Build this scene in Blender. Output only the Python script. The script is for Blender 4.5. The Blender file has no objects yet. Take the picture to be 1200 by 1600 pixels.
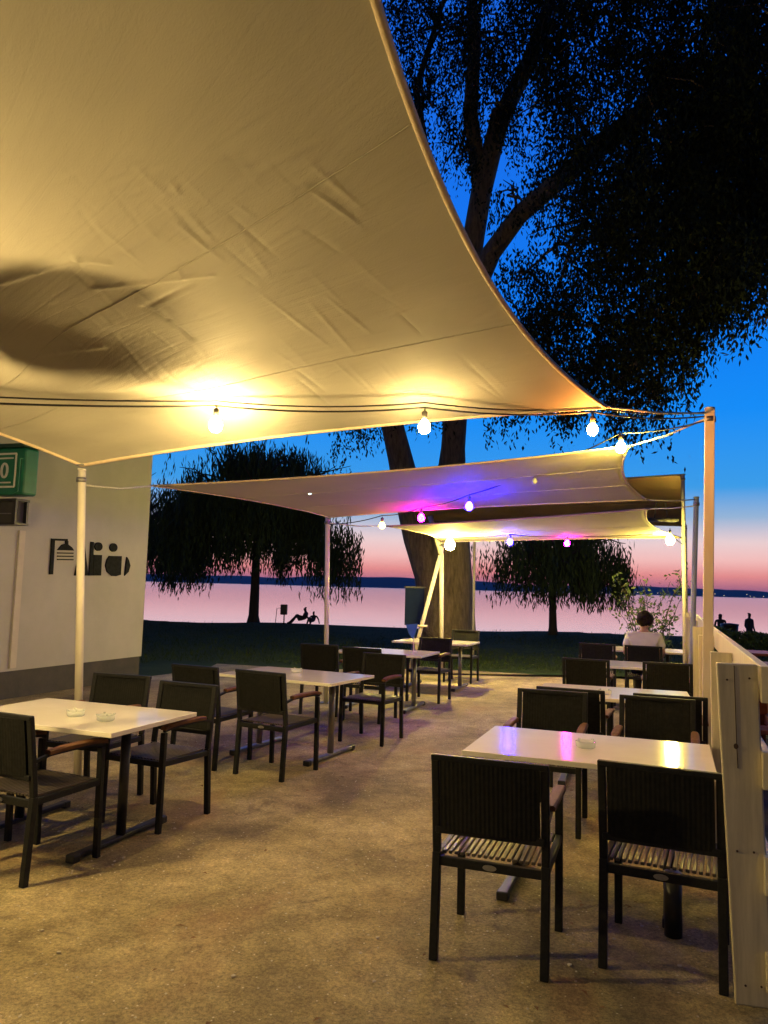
import bpy, bmesh, math, random
import numpy as np
from mathutils import Vector, Matrix
random.seed(7); rng = np.random.default_rng(7)
R = math.radians
sc = bpy.context.scene
col = sc.collection

# ------------------------------------------------------------------ camera
H, F, PIT, ROL = 1.6, 1200.0, R(5.6), R(1.55)
cd = bpy.data.cameras.new('camera'); cam = bpy.data.objects.new('camera', cd); col.objects.link(cam)
cd.sensor_fit = 'VERTICAL'; cd.sensor_height = 32; cd.lens = 24; cd.clip_start = .05; cd.clip_end = 20000
cam.location = (0, 0, H)
cam.matrix_world = Matrix.Translation((0, 0, H)) @ Matrix.Rotation(R(90) + PIT, 4, 'X') @ Matrix.Rotation(ROL, 4, 'Z')
sc.camera = cam

# ------------------------------------------------------------------ render / world
sc.view_settings.view_transform = 'Standard'; sc.view_settings.look = 'None'
sc.view_settings.exposure = 0; sc.view_settings.gamma = 1
sc.cycles.use_denoising = True
sc.cycles.sample_clamp_indirect = 6
sc.cycles.max_bounces = 7; sc.cycles.transparent_max_bounces = 8
sc.cycles.caustics_reflective = False; sc.cycles.caustics_refractive = False

def lin(r, g, b):
    f = lambda c: (c/255/12.92) if c <= 10 else ((c/255+.055)/1.055)**2.4
    return (f(r), f(g), f(b), 1)

world = bpy.data.worlds.new('World'); sc.world = world; world.use_nodes = True
nt = world.node_tree; nt.nodes.clear()
out = nt.nodes.new('ShaderNodeOutputWorld'); bg = nt.nodes.new('ShaderNodeBackground')
tc = nt.nodes.new('ShaderNodeTexCoord'); sep = nt.nodes.new('ShaderNodeSeparateXYZ')
nt.links.new(tc.outputs['Generated'], sep.inputs[0])
ramp = nt.nodes.new('ShaderNodeValToRGB')
stops = [(0.0, (108,96,152)), (.010, (212,126,146)), (.024, (246,150,146)), (.042, (254,196,192)), (.064, (240,212,214)),
         (.094, (150,182,218)), (.13, (52,156,234)), (.22, (0,140,248)), (.34, (0,122,244)), (.60, (22,104,232)), (1.0, (8,50,150))]
e = ramp.color_ramp.elements
e[0].position = 0; e[0].color = lin(*stops[0][1]); e[1].position = 1; e[1].color = lin(*stops[-1][1])
for p, c in stops[1:-1]:
    k = e.new(p); k.color = lin(*c)
nt.links.new(sep.outputs['Z'], ramp.inputs[0])
# the half of the sky turned away from the afterglow is darker
mr = nt.nodes.new('ShaderNodeMapRange'); mr.inputs[1].default_value = -.1; mr.inputs[2].default_value = .62
mr.inputs[3].default_value = .10; mr.inputs[4].default_value = 1
nt.links.new(sep.outputs['Y'], mr.inputs[0])
sky = nt.nodes.new('ShaderNodeTexSky'); sky.sky_type = 'NISHITA'; sky.sun_disc = False
sky.sun_elevation = R(-3); sky.sun_rotation = R(-12)
mul = nt.nodes.new('ShaderNodeVectorMath'); mul.operation = 'SCALE'
nt.links.new(ramp.outputs[0], mul.inputs[0]); nt.links.new(mr.outputs[0], mul.inputs['Scale'])
sk = nt.nodes.new('ShaderNodeVectorMath'); sk.operation = 'SCALE'; sk.inputs['Scale'].default_value = .05
nt.links.new(sky.outputs[0], sk.inputs[0])
ad = nt.nodes.new('ShaderNodeVectorMath'); ad.operation = 'ADD'
nt.links.new(mul.outputs[0], ad.inputs[0]); nt.links.new(sk.outputs[0], ad.inputs[1])
nt.links.new(ad.outputs[0], bg.inputs[0]); bg.inputs[1].default_value = 1
nt.links.new(bg.outputs[0], out.inputs[0])

# ------------------------------------------------------------------ frames of reference
TH = R(20.5); CT, ST = math.cos(TH), math.sin(TH)
def W(u, v, z=0.0):                 # u across the terrace, v along its fence
    return Vector((u*CT+v*ST, -u*ST+v*CT, z))
def ray(px, py):
    a, b = px-600, 800-py
    x = a*math.cos(ROL)-b*math.sin(ROL); y = a*math.sin(ROL)+b*math.cos(ROL)
    return Vector((x, F*math.cos(PIT)-y*math.sin(PIT), F*math.sin(PIT)+y*math.cos(PIT)))
def at(px, py, d):                  # surveyed point: bearing, elevation and distance
    r = ray(px, py); t = d/r.y
    return Vector((r.x*t, d, H+r.z*t))
def gd(px, py, z=0.0):
    r = ray(px, py); t = (z-H)/r.z
    return Vector((r.x*t, r.y*t, z))
def proj(x, y, z):
    z = z-H
    cf = y*math.cos(PIT)+z*math.sin(PIT); cu = -y*math.sin(PIT)+z*math.cos(PIT)
    a = F*x/cf; b = F*cu/cf
    return 600+a*math.cos(ROL)+b*math.sin(ROL), 800-(-a*math.sin(ROL)+b*math.cos(ROL))

# ------------------------------------------------------------------ materials
def mat(name, colr, rough=.6, metal=0, noise=None, bump=None, spec=.5, emit=None, trans=0, coords='Object'):
    m = bpy.data.materials.new(name); m.use_nodes = True
    n = m.node_tree.nodes; l = m.node_tree.links; b = n['Principled BSDF']
    b.inputs['Base Color'].default_value = (*colr[:3], 1); b.inputs['Roughness'].default_value = rough
    b.inputs['Metallic'].default_value = metal; b.inputs['Specular IOR Level'].default_value = spec
    b.inputs['Transmission Weight'].default_value = trans
    if emit:
        b.inputs['Emission Color'].default_value = (*emit[0][:3], 1); b.inputs['Emission Strength'].default_value = emit[1]
    if noise or bump:
        t = n.new('ShaderNodeTexCoord')
    if noise:                       # (scale, second colour, stretch)
        mp = n.new('ShaderNodeMapping'); l.new(t.outputs[coords], mp.inputs[0])
        mp.inputs['Scale'].default_value = noise[2] if len(noise) > 2 else (1, 1, 1)
        x = n.new('ShaderNodeTexNoise'); x.inputs['Scale'].default_value = noise[0]; x.inputs['Detail'].default_value = 6
        x.inputs['Roughness'].default_value = .65
        l.new(mp.outputs[0], x.inputs[0])
        r = n.new('ShaderNodeValToRGB'); l.new(x.outputs[0], r.inputs[0])
        r.color_ramp.elements[0].position = .35; r.color_ramp.elements[1].position = .68
        r.color_ramp.elements[0].color = (*colr[:3], 1); r.color_ramp.elements[1].color = (*noise[1][:3], 1)
        l.new(r.outputs[0], b.inputs['Base Color'])
    if bump:                        # (scale, strength, distance)
        y = n.new('ShaderNodeTexNoise'); y.inputs['Scale'].default_value = bump[0]; y.inputs['Detail'].default_value = 5
        l.new(t.outputs[coords], y.inputs[0])
        bp = n.new('ShaderNodeBump'); bp.inputs['Strength'].default_value = bump[1]; bp.inputs['Distance'].default_value = bump[2]
        l.new(y.outputs[0], bp.inputs['Height']); l.new(bp.outputs[0], b.inputs['Normal'])
    return m

M = {}
M['chair'] = mat('charcoal_weave', (.008,.009,.009), .75, spec=.12, noise=(40,(.016,.016,.016)), bump=(180,.3,.002))
M['chairmetal'] = mat('charcoal_metal', (.010,.011,.012), .5, spec=.2, noise=(60,(.018,.019,.021)))
M['slat'] = mat('seat_slat', (.10,.082,.06), .45, noise=(30,(.065,.052,.04),(1,.1,1)))
M['arm'] = mat('armrest_wood', (.15,.065,.025), .6, spec=.2, noise=(14,(.08,.033,.014),(6,1,6)))
M['badge'] = mat('badge', (.35,.35,.35), .35, .6, noise=(30,(.25,.25,.25)))
M['tabletop'] = mat('cream_laminate', (.84,.80,.72), .10, noise=(5,(.79,.745,.66)), bump=(5,.02,.002))
M['steel'] = mat('brushed_steel', (.30,.30,.31), .35, .8, noise=(20,(.2,.2,.21),(1,1,.1)))
M['black'] = mat('black_plastic', (.012,.013,.015), .45, noise=(40,(.02,.02,.022)))
M['pole'] = mat('white_paint', (.66,.62,.54), .42, noise=(6,(.55,.51,.43),(1,1,.25)))
M['bluepole'] = mat('blue_grey_paint', (.30,.33,.42), .5, noise=(6,(.22,.25,.33)))
M['fence'] = mat('cream_painted_wood', (.68,.62,.46), .55, noise=(5,(.50,.45,.31),(7,7,.5)), bump=(30,.35,.004))
M['knot'] = mat('knot', (.05,.03,.02), .7, noise=(60,(.09,.05,.03)))
M['wall'] = mat('white_render', (.46,.455,.43), .85, noise=(1.3,(.40,.395,.37)), bump=(90,.35,.006))
M['plinth'] = mat('dark_plinth', (.05,.05,.052), .85, noise=(3,(.08,.075,.07)), bump=(30,.4,.01))
M['ink'] = mat('dark_lettering', (.015,.018,.018), .9, spec=.05, noise=(20,(.028,.03,.03)))
M['green'] = mat('green_sign', (.012,.20,.115), .4, noise=(8,(.01,.15,.09)))
M['white'] = mat('white_lettering', (.78,.8,.76), .5, noise=(20,(.7,.72,.7)))
M['glass'] = mat('ashtray_glass', (.96,.98,.95), .06, trans=.85, noise=(10,(.9,.93,.92)))
gm = M['glass'].node_tree; tn = gm.nodes.new('ShaderNodeBsdfTransparent'); tn.inputs[0].default_value = (.90,.93,.90,1)
gg = gm.nodes.new('ShaderNodeBsdfGlossy'); gg.inputs['Roughness'].default_value = .04; gx = gm.nodes.new('ShaderNodeMixShader')
fr = gm.nodes.new('ShaderNodeFresnel'); fr.inputs[0].default_value = 1.5; gx.inputs[0].default_value = .38; pb0 = gm.nodes['Principled BSDF']; pb0.inputs['Transmission Weight'].default_value = 0; pb0.inputs['Roughness'].default_value = .08
gm.links.new(tn.outputs[0], gx.inputs[1]); gm.links.new(pb0.outputs[0], gx.inputs[2]); gm.links.new(gx.outputs[0], gm.nodes['Material Output'].inputs[0])
M['rope'] = mat('white_rope', (.62,.6,.55), .7, noise=(60,(.4,.38,.34)))
M['cable'] = mat('black_cable', (.012,.012,.012), .5, noise=(60,(.02,.02,.02)))
M['socket'] = mat('lamp_socket', (.10,.09,.08), .45, noise=(30,(.06,.055,.05)))
M['bark'] = mat('tree_bark', (.30,.23,.14), .9, noise=(3,(.12,.09,.055),(5,5,.7)), bump=(7,1,.05))
M['bark2'] = mat('willow_bark', (.05,.045,.035), .9, noise=(3,(.03,.025,.02),(5,5,.7)), bump=(7,1,.03))
M['leaf'] = mat('tall_tree_leaf', (.020,.030,.012), .7, spec=.1, noise=(.6,(.03,.04,.016)))
M['willow'] = mat('willow_leaf', (.045,.080,.030), .7, spec=.15, noise=(.5,(.065,.105,.038)))
M['shrub'] = mat('shrub_leaf', (.08,.12,.04), .5, noise=(3,(.05,.09,.03)))
M['grass'] = mat('lawn_grass', (.028,.050,.012), .95, spec=.1, noise=(1.2,(.045,.07,.018)), bump=(25,.8,.05))
M['redwood'] = mat('red_brown_wood', (.22,.055,.03), .5, noise=(5,(.12,.035,.022),(1,9,9)))
M['navy'] = mat('navy_panel', (.006,.014,.045), .8, spec=.1, noise=(6,(.008,.018,.055)))
M['bluecloth'] = mat('blue_cloth', (.02,.11,.36), .7, noise=(20,(.015,.08,.28)))
M['skin'] = mat('skin', (.42,.25,.18), .5, noise=(20,(.38,.22,.16)))
M['shirt'] = mat('white_shirt', (.75,.73,.70), .85, noise=(8,(.66,.64,.62)), bump=(14,.5,.01))
M['hair'] = mat('dark_hair', (.008,.006,.005), .8, spec=.1, noise=(40,(.03,.02,.015)), bump=(60,.6,.01))
M['cloth'] = mat('dark_clothes', (.02,.02,.026), .85, noise=(10,(.035,.03,.035)))
M['hill'] = mat('haze_blue_shore', (.03,.05,.09), 1, noise=(.004,(.045,.065,.11)))  # blue of distance haze mixed into the hills' base colour
M['sand'] = mat('shore_stones', (.10,.09,.08), .9, noise=(2,(.05,.045,.04)), bump=(6,.8,.05))
M['litter'] = mat('dry_leaf', (.22,.12,.05), .7, noise=(20,(.12,.06,.03)))
M['pebble'] = mat('pale_chip', (.62,.58,.46), .7, noise=(20,(.4,.36,.28)))
M['sail_far'] = None
M['led'] = mat('led', (.8,1,.9), .3, emit=((.6,1,.75), 6))
M['town'] = mat('town_lamp', (1,.8,.5), .3, emit=((1,.75,.4), 2.2))
M['heater'] = mat('heater_housing', (.05,.05,.05), .4, .5, noise=(20,(.08,.08,.08)))

def ground_mat():
    m = bpy.data.materials.new('sandy_terrace'); m.use_nodes = True
    n = m.node_tree.nodes; l = m.node_tree.links; b = n['Principled BSDF']; b.inputs['Roughness'].default_value = .8
    t = n.new('ShaderNodeTexCoord')
    def ns(scale, det=6, ro=.6, dist=0):
        x = n.new('ShaderNodeTexNoise'); x.inputs['Scale'].default_value = scale; x.inputs['Detail'].default_value = det
        x.inputs['Roughness'].default_value = ro; x.inputs['Distortion'].default_value = dist
        l.new(t.outputs['Object'], x.inputs[0]); return x
    def rmp(src, stops):
        r = n.new('ShaderNodeValToRGB'); l.new(src, r.inputs[0]); e = r.color_ramp.elements
        e[0].position, e[0].color = stops[0][0], (*stops[0][1], 1); e[1].position, e[1].color = stops[-1][0], (*stops[-1][1], 1)
        for p, c in stops[1:-1]: k = e.new(p); k.color = (*c, 1)
        return r
    def mix(a, b_, f, mode='MIX'):
        x = n.new('ShaderNodeMix'); x.data_type = 'RGBA'; x.blend_type = mode
        l.new(a, x.inputs[6]); l.new(b_, x.inputs[7])
        if isinstance(f, float): x.inputs[0].default_value = f
        else: l.new(f, x.inputs[0])
        return x.outputs[2]
    base = rmp(ns(.9, 8, .62, .4).outputs[0], [(.34,(.17,.145,.08)),(.5,(.33,.28,.155)),(.66,(.52,.45,.27))])
    mid = rmp(ns(5, 9, .8, .3).outputs[0], [(.30,(.50,.46,.40)),(.5,(.95,.93,.88)),(.68,(1.3,1.25,1.12))])
    c = mix(base.outputs[0], mid.outputs[0], .85, 'MULTIPLY')
    fine = rmp(ns(75, 5, .85).outputs[0], [(.36,(.38,.35,.32)),(.5,(1,1,1)),(.63,(1.7,1.6,1.4))])
    c = mix(c, fine.outputs[0], .8, 'MULTIPLY')
    red = rmp(ns(.55, 5, .6, 1).outputs[0], [(.56,(0,0,0)),(.66,(1,1,1))])
    rc = n.new('ShaderNodeRGB'); rc.outputs[0].default_value = (.40,.20,.11,1)
    rf = n.new('ShaderNodeMath'); rf.operation = 'MULTIPLY'; rf.inputs[1].default_value = .28; l.new(red.outputs[0], rf.inputs[0])
    c = mix(c, rc.outputs[0], rf.outputs[0])
    st = rmp(ns(1.7, 6, .7, .8).outputs[0], [(.60,(0,0,0)),(.68,(1,1,1))])
    dk = n.new('ShaderNodeRGB'); dk.outputs[0].default_value = (.10,.085,.06,1)
    sf = n.new('ShaderNodeMath'); sf.operation = 'MULTIPLY'; sf.inputs[1].default_value = .62; l.new(st.outputs[0], sf.inputs[0])
    c = mix(c, dk.outputs[0], sf.outputs[0])
    vo = n.new('ShaderNodeTexVoronoi'); vo.inputs['Scale'].default_value = 30; l.new(t.outputs['Object'], vo.inputs[0])
    sp = rmp(vo.outputs['Distance'], [(.10,(1,1,1)),(.16,(0,0,0))])
    vs = n.new('ShaderNodeSeparateColor'); l.new(vo.outputs['Color'], vs.inputs[0])
    gt = n.new('ShaderNodeMath'); gt.operation = 'GREATER_THAN'; gt.inputs[1].default_value = .72; l.new(vs.outputs[0], gt.inputs[0])
    pm = n.new('ShaderNodeMath'); pm.operation = 'MULTIPLY'; l.new(sp.outputs[0], pm.inputs[0]); l.new(gt.outputs[0], pm.inputs[1])
    pc = n.new('ShaderNodeRGB'); pc.outputs[0].default_value = (.72,.66,.52,1)
    c = mix(c, pc.outputs[0], pm.outputs[0])
    l.new(c, b.inputs['Base Color'])
    h = n.new('ShaderNodeMath'); h.operation = 'ADD'
    l.new(ns(60, 6, .7).outputs[0], h.inputs[0]); l.new(ns(5, 5, .6).outputs[0], h.inputs[1])
    bp = n.new('ShaderNodeBump'); bp.inputs['Strength'].default_value = 1; bp.inputs['Distance'].default_value = .02
    l.new(h.outputs[0], bp.inputs['Height']); l.new(bp.outputs[0], b.inputs['Normal'])
    return m
M['ground'] = ground_mat()

def water_mat():
    m = bpy.data.materials.new('lake_water'); m.use_nodes = True
    n = m.node_tree.nodes; l = m.node_tree.links; b = n['Principled BSDF']
    b.inputs['Base Color'].default_value = (.55,.42,.5,1); b.inputs['Metallic'].default_value = 0
    b.inputs['Roughness'].default_value = .12; b.inputs['IOR'].default_value = 1.33
    b.inputs['Base Color'].default_value = (.02,.03,.05,1)
    t = n.new('ShaderNodeTexCoord'); mp = n.new('ShaderNodeMapping'); l.new(t.outputs['Object'], mp.inputs[0])
    mp.inputs['Scale'].default_value = (.25, 1, 1)
    x = n.new('ShaderNodeTexNoise'); x.inputs['Scale'].default_value = 1.2; x.inputs['Detail'].default_value = 5; l.new(mp.outputs[0], x.inputs[0])
    bp = n.new('ShaderNodeBump'); bp.inputs['Strength'].default_value = .22; bp.inputs['Distance'].default_value = .04
    l.new(x.outputs[0], bp.inputs['Height']); l.new(bp.outputs[0], b.inputs['Normal'])
    g = n.new('ShaderNodeBsdfGlossy'); g.inputs['Color'].default_value = (1,.97,.98,1); g.inputs['Roughness'].default_value = .10
    l.new(bp.outputs[0], g.inputs['Normal'])
    mx = n.new('ShaderNodeMixShader'); mx.inputs[0].default_value = .92
    l.new(b.outputs[0], mx.inputs[1]); l.new(g.outputs[0], mx.inputs[2])
    l.new(mx.outputs[0], n['Material Output'].inputs[0])
    return m
M['water'] = water_mat()

def fabric_mat(name, c0, c1):
    m = bpy.data.materials.new(name); m.use_nodes = True
    n = m.node_tree.nodes; l = m.node_tree.links; b = n['Principled BSDF']; b.inputs['Roughness'].default_value = .75
    b.inputs['Specular IOR Level'].default_value = .25
    t = n.new('ShaderNodeTexCoord')
    def ns(scale, st=(1,1,1), det=5, rot=0, dist=0):
        mp = n.new('ShaderNodeMapping'); l.new(t.outputs['UV'], mp.inputs[0]); mp.inputs['Scale'].default_value = st; mp.inputs['Rotation'].default_value = (0,0,rot)
        x = n.new('ShaderNodeTexNoise'); x.inputs['Scale'].default_value = scale; x.inputs['Detail'].default_value = det
        x.inputs['Distortion'].default_value = dist
        l.new(mp.outputs[0], x.inputs[0]); return x
    a = ns(1.2); r = n.new('ShaderNodeValToRGB'); l.new(a.outputs[0], r.inputs[0])
    r.color_ramp.elements[0].position = .35; r.color_ramp.elements[1].position = .7
    r.color_ramp.elements[0].color = (*c0, 1); r.color_ramp.elements[1].color = (*c1, 1)
    l.new(r.outputs[0], b.inputs['Base Color'])
    hs = []
    for scale, st, w, rot, thr in ((.35,(1,5,1),.30,.7,.5),(.45,(1,6,1),.22,-.55,.5),(90,(1,1,1),.02,0,0),(2.2,(1,1,1),.14,0,0)):
        x = ns(scale, st, 4, rot, .6)
        y = n.new('ShaderNodeMath'); y.operation = 'MULTIPLY'; y.inputs[1].default_value = w
        if thr:                       # sharp creases where the noise crosses its middle
            s = n.new('ShaderNodeMath'); s.operation = 'SUBTRACT'; s.inputs[1].default_value = .5; l.new(x.outputs[0], s.inputs[0])
            ab = n.new('ShaderNodeMath'); ab.operation = 'ABSOLUTE'; l.new(s.outputs[0], ab.inputs[0])
            mn = n.new('ShaderNodeMath'); mn.operation = 'MINIMUM'; mn.inputs[1].default_value = .035; l.new(ab.outputs[0], mn.inputs[0])
            l.new(mn.outputs[0], y.inputs[0])
        else: l.new(x.outputs[0], y.inputs[0])
        hs.append(y)
    o = hs[0]
    for k in hs[1:]:
        ad = n.new('ShaderNodeMath'); ad.operation = 'ADD'; l.new(o.outputs[0], ad.inputs[0]); l.new(k.outputs[0], ad.inputs[1]); o = ad
    bp = n.new('ShaderNodeBump'); bp.inputs['Strength'].default_value = .6; bp.inputs['Distance'].default_value = .12
    l.new(o.outputs[0], bp.inputs['Height']); l.new(bp.outputs[0], b.inputs['Normal'])
    tr = n.new('ShaderNodeBsdfTranslucent'); l.new(r.outputs[0], tr.inputs[0])
    mx = n.new('ShaderNodeMixShader'); mx.inputs[0].default_value = .07
    l.new(b.outputs[0], mx.inputs[1]); l.new(tr.outputs[0], mx.inputs[2]); l.new(mx.outputs[0], n['Material Output'].inputs[0])
    return m
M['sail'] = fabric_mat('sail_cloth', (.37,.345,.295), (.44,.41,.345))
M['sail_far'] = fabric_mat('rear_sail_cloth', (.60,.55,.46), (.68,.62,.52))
M['hem'] = mat('sail_hem', (.66,.52,.36), .7, noise=(20,(.56,.44,.30)))
M['canopy'] = fabric_mat('brown_canopy_cloth', (.52,.36,.22), (.60,.42,.26))

def bulb_mat(name, c, s):
    m = mat(name, (.9,.9,.9), .3, emit=(c, s)); m.cycles.emission_sampling = 'FRONT_BACK' if hasattr(m, 'cycles') else 'AUTO'
    return m

# ------------------------------------------------------------------ mesh building
class MB:
    def __init__(s): s.v = []; s.f = []; s.sm = []
    def add(s, vs, fs, smooth=False):
        o = len(s.v); s.v += [tuple(p) for p in vs]; s.f += [tuple(i+o for i in f) for f in fs]; s.sm += [smooth]*len(fs); return s
    def box(s, c, d, rz=0, rx=0):
        m = Matrix.Rotation(rz, 3, 'Z') @ Matrix.Rotation(rx, 3, 'X'); vs = []
        for i in (-1, 1):
            for j in (-1, 1):
                for k in (-1, 1): vs.append(m @ Vector((i*d[0]/2, j*d[1]/2, k*d[2]/2)) + Vector(c))
        return s.add(vs, [(0,1,3,2),(4,6,7,5),(0,4,5,1),(2,3,7,6),(0,2,6,4),(1,5,7,3)])
    def bar(s, a, b, w, h, up=Vector((0,0,1))):
        a, b = Vector(a), Vector(b); d = (b-a).normalized(); up = Vector(up)
        x = d.cross(up)
        if x.length < 1e-3: x = d.cross(Vector((0,1,0)))
        x.normalize(); y = x.cross(d)
        vs = [p + x*i*w/2 + y*j*h/2 for p in (a, b) for i, j in ((-1,-1),(1,-1),(1,1),(-1,1))]
        return s.add(vs, [(3,2,1,0),(4,5,6,7),(0,1,5,4),(1,2,6,5),(2,3,7,6),(3,0,4,7)])
    def tube(s, pts, r, n=10, cap=True):
        pts = [Vector(p) for p in pts]; rs = r if isinstance(r, (list, tuple)) else [r]*len(pts); vs = []; fs = []
        for i, p in enumerate(pts):
            d = (pts[min(i+1, len(pts)-1)]-pts[max(i-1, 0)]).normalized()
            x = d.cross(Vector((0,0,1)))
            if x.length < .05: x = d.cross(Vector((0,1,0)))
            x.normalize(); y = d.cross(x)
            for k in range(n):
                a = 2*math.pi*k/n; vs.append(p + (x*math.cos(a)+y*math.sin(a))*rs[i])
        for i in range(len(pts)-1):
            for k in range(n): fs.append((i*n+k, i*n+(k+1)%n, (i+1)*n+(k+1)%n, (i+1)*n+k))
        s.add(vs, fs, True)
        if cap:
            o = len(s.v)-len(vs); s.f += [tuple(o+k for k in range(n))[::-1], tuple(o+(len(pts)-1)*n+k for k in range(n))]; s.sm += [False]*2
        return s
    def lathe(s, c, prof, n=20):        # prof: (radius, z)
        vs = []; fs = []; c = Vector(c)
        for r, z in prof:
            for k in range(n): a = 2*math.pi*k/n; vs.append(c+Vector((r*math.cos(a), r*math.sin(a), z)))
        for i in range(len(prof)-1):
            for k in range(n): fs.append((i*n+k, i*n+(k+1)%n, (i+1)*n+(k+1)%n, (i+1)*n+k))
        return s.add(vs, fs, True)
    def prism(s, poly, off):            # closed polygon of points pushed by off
        n = len(poly); off = Vector(off); vs = [Vector(p) for p in poly] + [Vector(p)+off for p in poly]
        return s.add(vs, [tuple(range(n)), tuple(range(2*n-1, n-1, -1))] + [(i, i+n, (i+1) % n+n, (i+1) % n) for i in range(n)])
    def build(s, name, m, parent=None, bevel=0):
        me = bpy.data.meshes.new(name); me.from_pydata(s.v, [], s.f)
        me.polygons.foreach_set('use_smooth', s.sm); me.materials.append(m); me.update()
        bm = bmesh.new(); bm.from_mesh(me); bmesh.ops.recalc_face_normals(bm, faces=bm.faces); bm.to_mesh(me); bm.free()
        o = bpy.data.objects.new(name, me); col.objects.link(o)
        if parent: o.parent = parent
        if bevel:
            b = o.modifiers.new('edge', 'BEVEL'); b.width = bevel; b.segments = 2; b.limit_method = 'ANGLE'
        return o
def tag(o, label=None, cat=None, group=None, kind=None):
    for k, v in (('label', label), ('category', cat), ('group', group), ('kind', kind)):
        if v: o[k] = v
    return o
def thing(name, label, cat, loc=(0,0,0), rz=0, group=None):
    o = bpy.data.objects.new(name, None); col.objects.link(o); o.location = loc; o.rotation_euler = (0,0,rz)
    o.empty_display_size = .1
    return tag(o, label, cat, group)
def copy_tree(o, parent=None):
    c = o.copy(); col.objects.link(c); c.parent = parent
    for ch in list(o.children): copy_tree(ch, c)
    return c
ROW = -TH

# ------------------------------------------------------------------ setting: ground, lake, far shore
def grid_mesh(name, xs, ys, fz, m, smooth=True):
    v = [(x, y, fz(x, y)) for y in ys for x in xs]; nx = len(xs)
    f = [(j*nx+i, j*nx+i+1, (j+1)*nx+i+1, (j+1)*nx+i) for j in range(len(ys)-1) for i in range(nx-1)]
    b = MB(); b.add(v, f, smooth); return b.build(name, m)
def shore(x): return 31.6-.10*x+.5*math.sin(x*.35)+.3*math.sin(x*1.1)
def lawn_z(x, y):
    s = shore(x); n = .05*math.sin(x*.5+y*.3)*min(1, max(0, (y-17)/4))
    if y < s: return n
    return max(-1.6, n-(y-s)*.32)
xs = np.linspace(-90, 90, 181); ys = np.concatenate([np.linspace(-40, 16, 12), np.linspace(17, 45, 90)])
tag(grid_mesh('lawn', xs, ys, lawn_z, M['grass']), kind='structure')
b = MB(); b.add([(-9000,30,-.85),(9000,30,-.85),(9000,9000,-.85),(-9000,9000,-.85)], [(0,1,2,3)])
tag(b.build('water', M['water']), kind='structure')
# terrace of compacted sand
edge = [W(-8.2,-6), W(-8.2,10.2), W(-8.0,12.3)] + [Vector((x, 15.1+.25*math.sin(x*1.3)-.03*x*x*(x>3)*.6, 0)) for x in np.linspace(-3.2, 6.3, 20)] + [W(.2,16.2), W(.55,15.6), W(.55,-6)]
b = MB(); b.add([(p.x, p.y, .02) for p in edge] + [(p.x, p.y, -.05) for p in edge],
    [tuple(range(len(edge)))] + [(i, i+len(edge), (i+1) % len(edge)+len(edge), (i+1) % len(edge)) for i in range(len(edge))])
for i in range(len(b.v)): pass
ter = b.build('terrace_floor', M['ground']); tag(ter, kind='structure')
G0 = .02
# hard dark ground outside the fence
q = [W(.56,-6), W(.56,13), W(6,13), W(9,-6)]
b = MB(); b.add([(p.x,p.y,.010) for p in q], [(0,1,2,3)]); tag(b.build('yard', mat('dark_yard', (.05,.05,.05), .9, noise=(6,(.03,.03,.03)), bump=(40,.5,.01))), kind='structure')
# far shore: low wooded hills beyond the lake
def hz(x, y):
    t = (y-3900)/900
    if t < 0: return -2
    p = 26+14*math.sin(x*.0011+.5)+7*math.sin(x*.0043)+4*math.sin(x*.013)
    p += 32*math.exp(-((x+250)/420)**2) + 18*math.exp(-((x+1200)/500)**2)
    return p*min(1, t*2.5)*(1 if t < .8 else 1.15)
tag(grid_mesh('hills', np.linspace(-5200, 5200, 420), np.linspace(3880, 5200, 14), hz, M['hill']), kind='structure')
b = MB()
for i in range(26):
    x = random.uniform(1000, 2600); c = Vector((x, 3890, random.uniform(2, 16))); b.lathe(c, [(.01,-1.7),(1.5,-.8),(1.5,.8),(.01,1.7)], 6)
o = b.build('town_lights', M['town']); tag(o, 'tiny warm lights of the town on the far shore', 'lights', kind='stuff')

# ------------------------------------------------------------------ building
UW, VC = -8.09, 10.53
bl = thing('white_building', 'white rendered building with a dark plinth and black lettering beside the terrace', 'building', W(UW, VC, 0), ROW)
def inb(mb, name, m, parent=bl, bevel=0):      # build in world coordinates, hand to the building
    o = mb.build(name, m, None, bevel); o.parent = parent
    p = parent
    if parent is not None:
        Mx = Matrix.Identity(4)
        while p is not None: Mx = Matrix.Translation(p.location) @ p.rotation_euler.to_matrix().to_4x4() @ Mx if p.parent is None else p.matrix_basis @ Mx; p = p.parent
        o.matrix_basis = Mx.inverted()
    return o
b = MB(); b.prism([W(UW,-4,.38), W(UW,VC,.38), W(UW-5,VC,.38), W(UW-5,-4,.38)], (0,0,4.1)); inb(b, 'wall', M['wall'])
b = MB(); b.prism([W(UW-.02,-3.98,-.05), W(UW-.02,VC-.02,-.05), W(UW-4.98,VC-.02,-.05), W(UW-4.98,-3.98,-.05)], (0,0,.43)); inb(b, 'plinth', M['plinth'])
b = MB(); b.prism([W(UW+.25,-4.2,4.48), W(UW+.25,VC+.25,4.48), W(UW-5.2,VC+.25,4.48), W(UW-5.2,-4.2,4.48)], (0,0,.16)); inb(b, 'roof', M['plinth'])
def wallpt(px, py):
    r = ray(px, py); n = Vector((CT, -ST, 0)); t = (UW)/(r.dot(n)); p = r*t; return Vector((p.x, p.y, H+p.z))
nrm = Vector((CT, -ST, 0))
lg = thing('lettering', None, None, (0,0,0)); lg.parent = bl
lg.matrix_basis = (Matrix.Translation(bl.location) @ Matrix.Rotation(ROW, 4, 'Z')).inverted()
def zz(x, y): return (x/4.615, 680+y/4.615)
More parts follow.
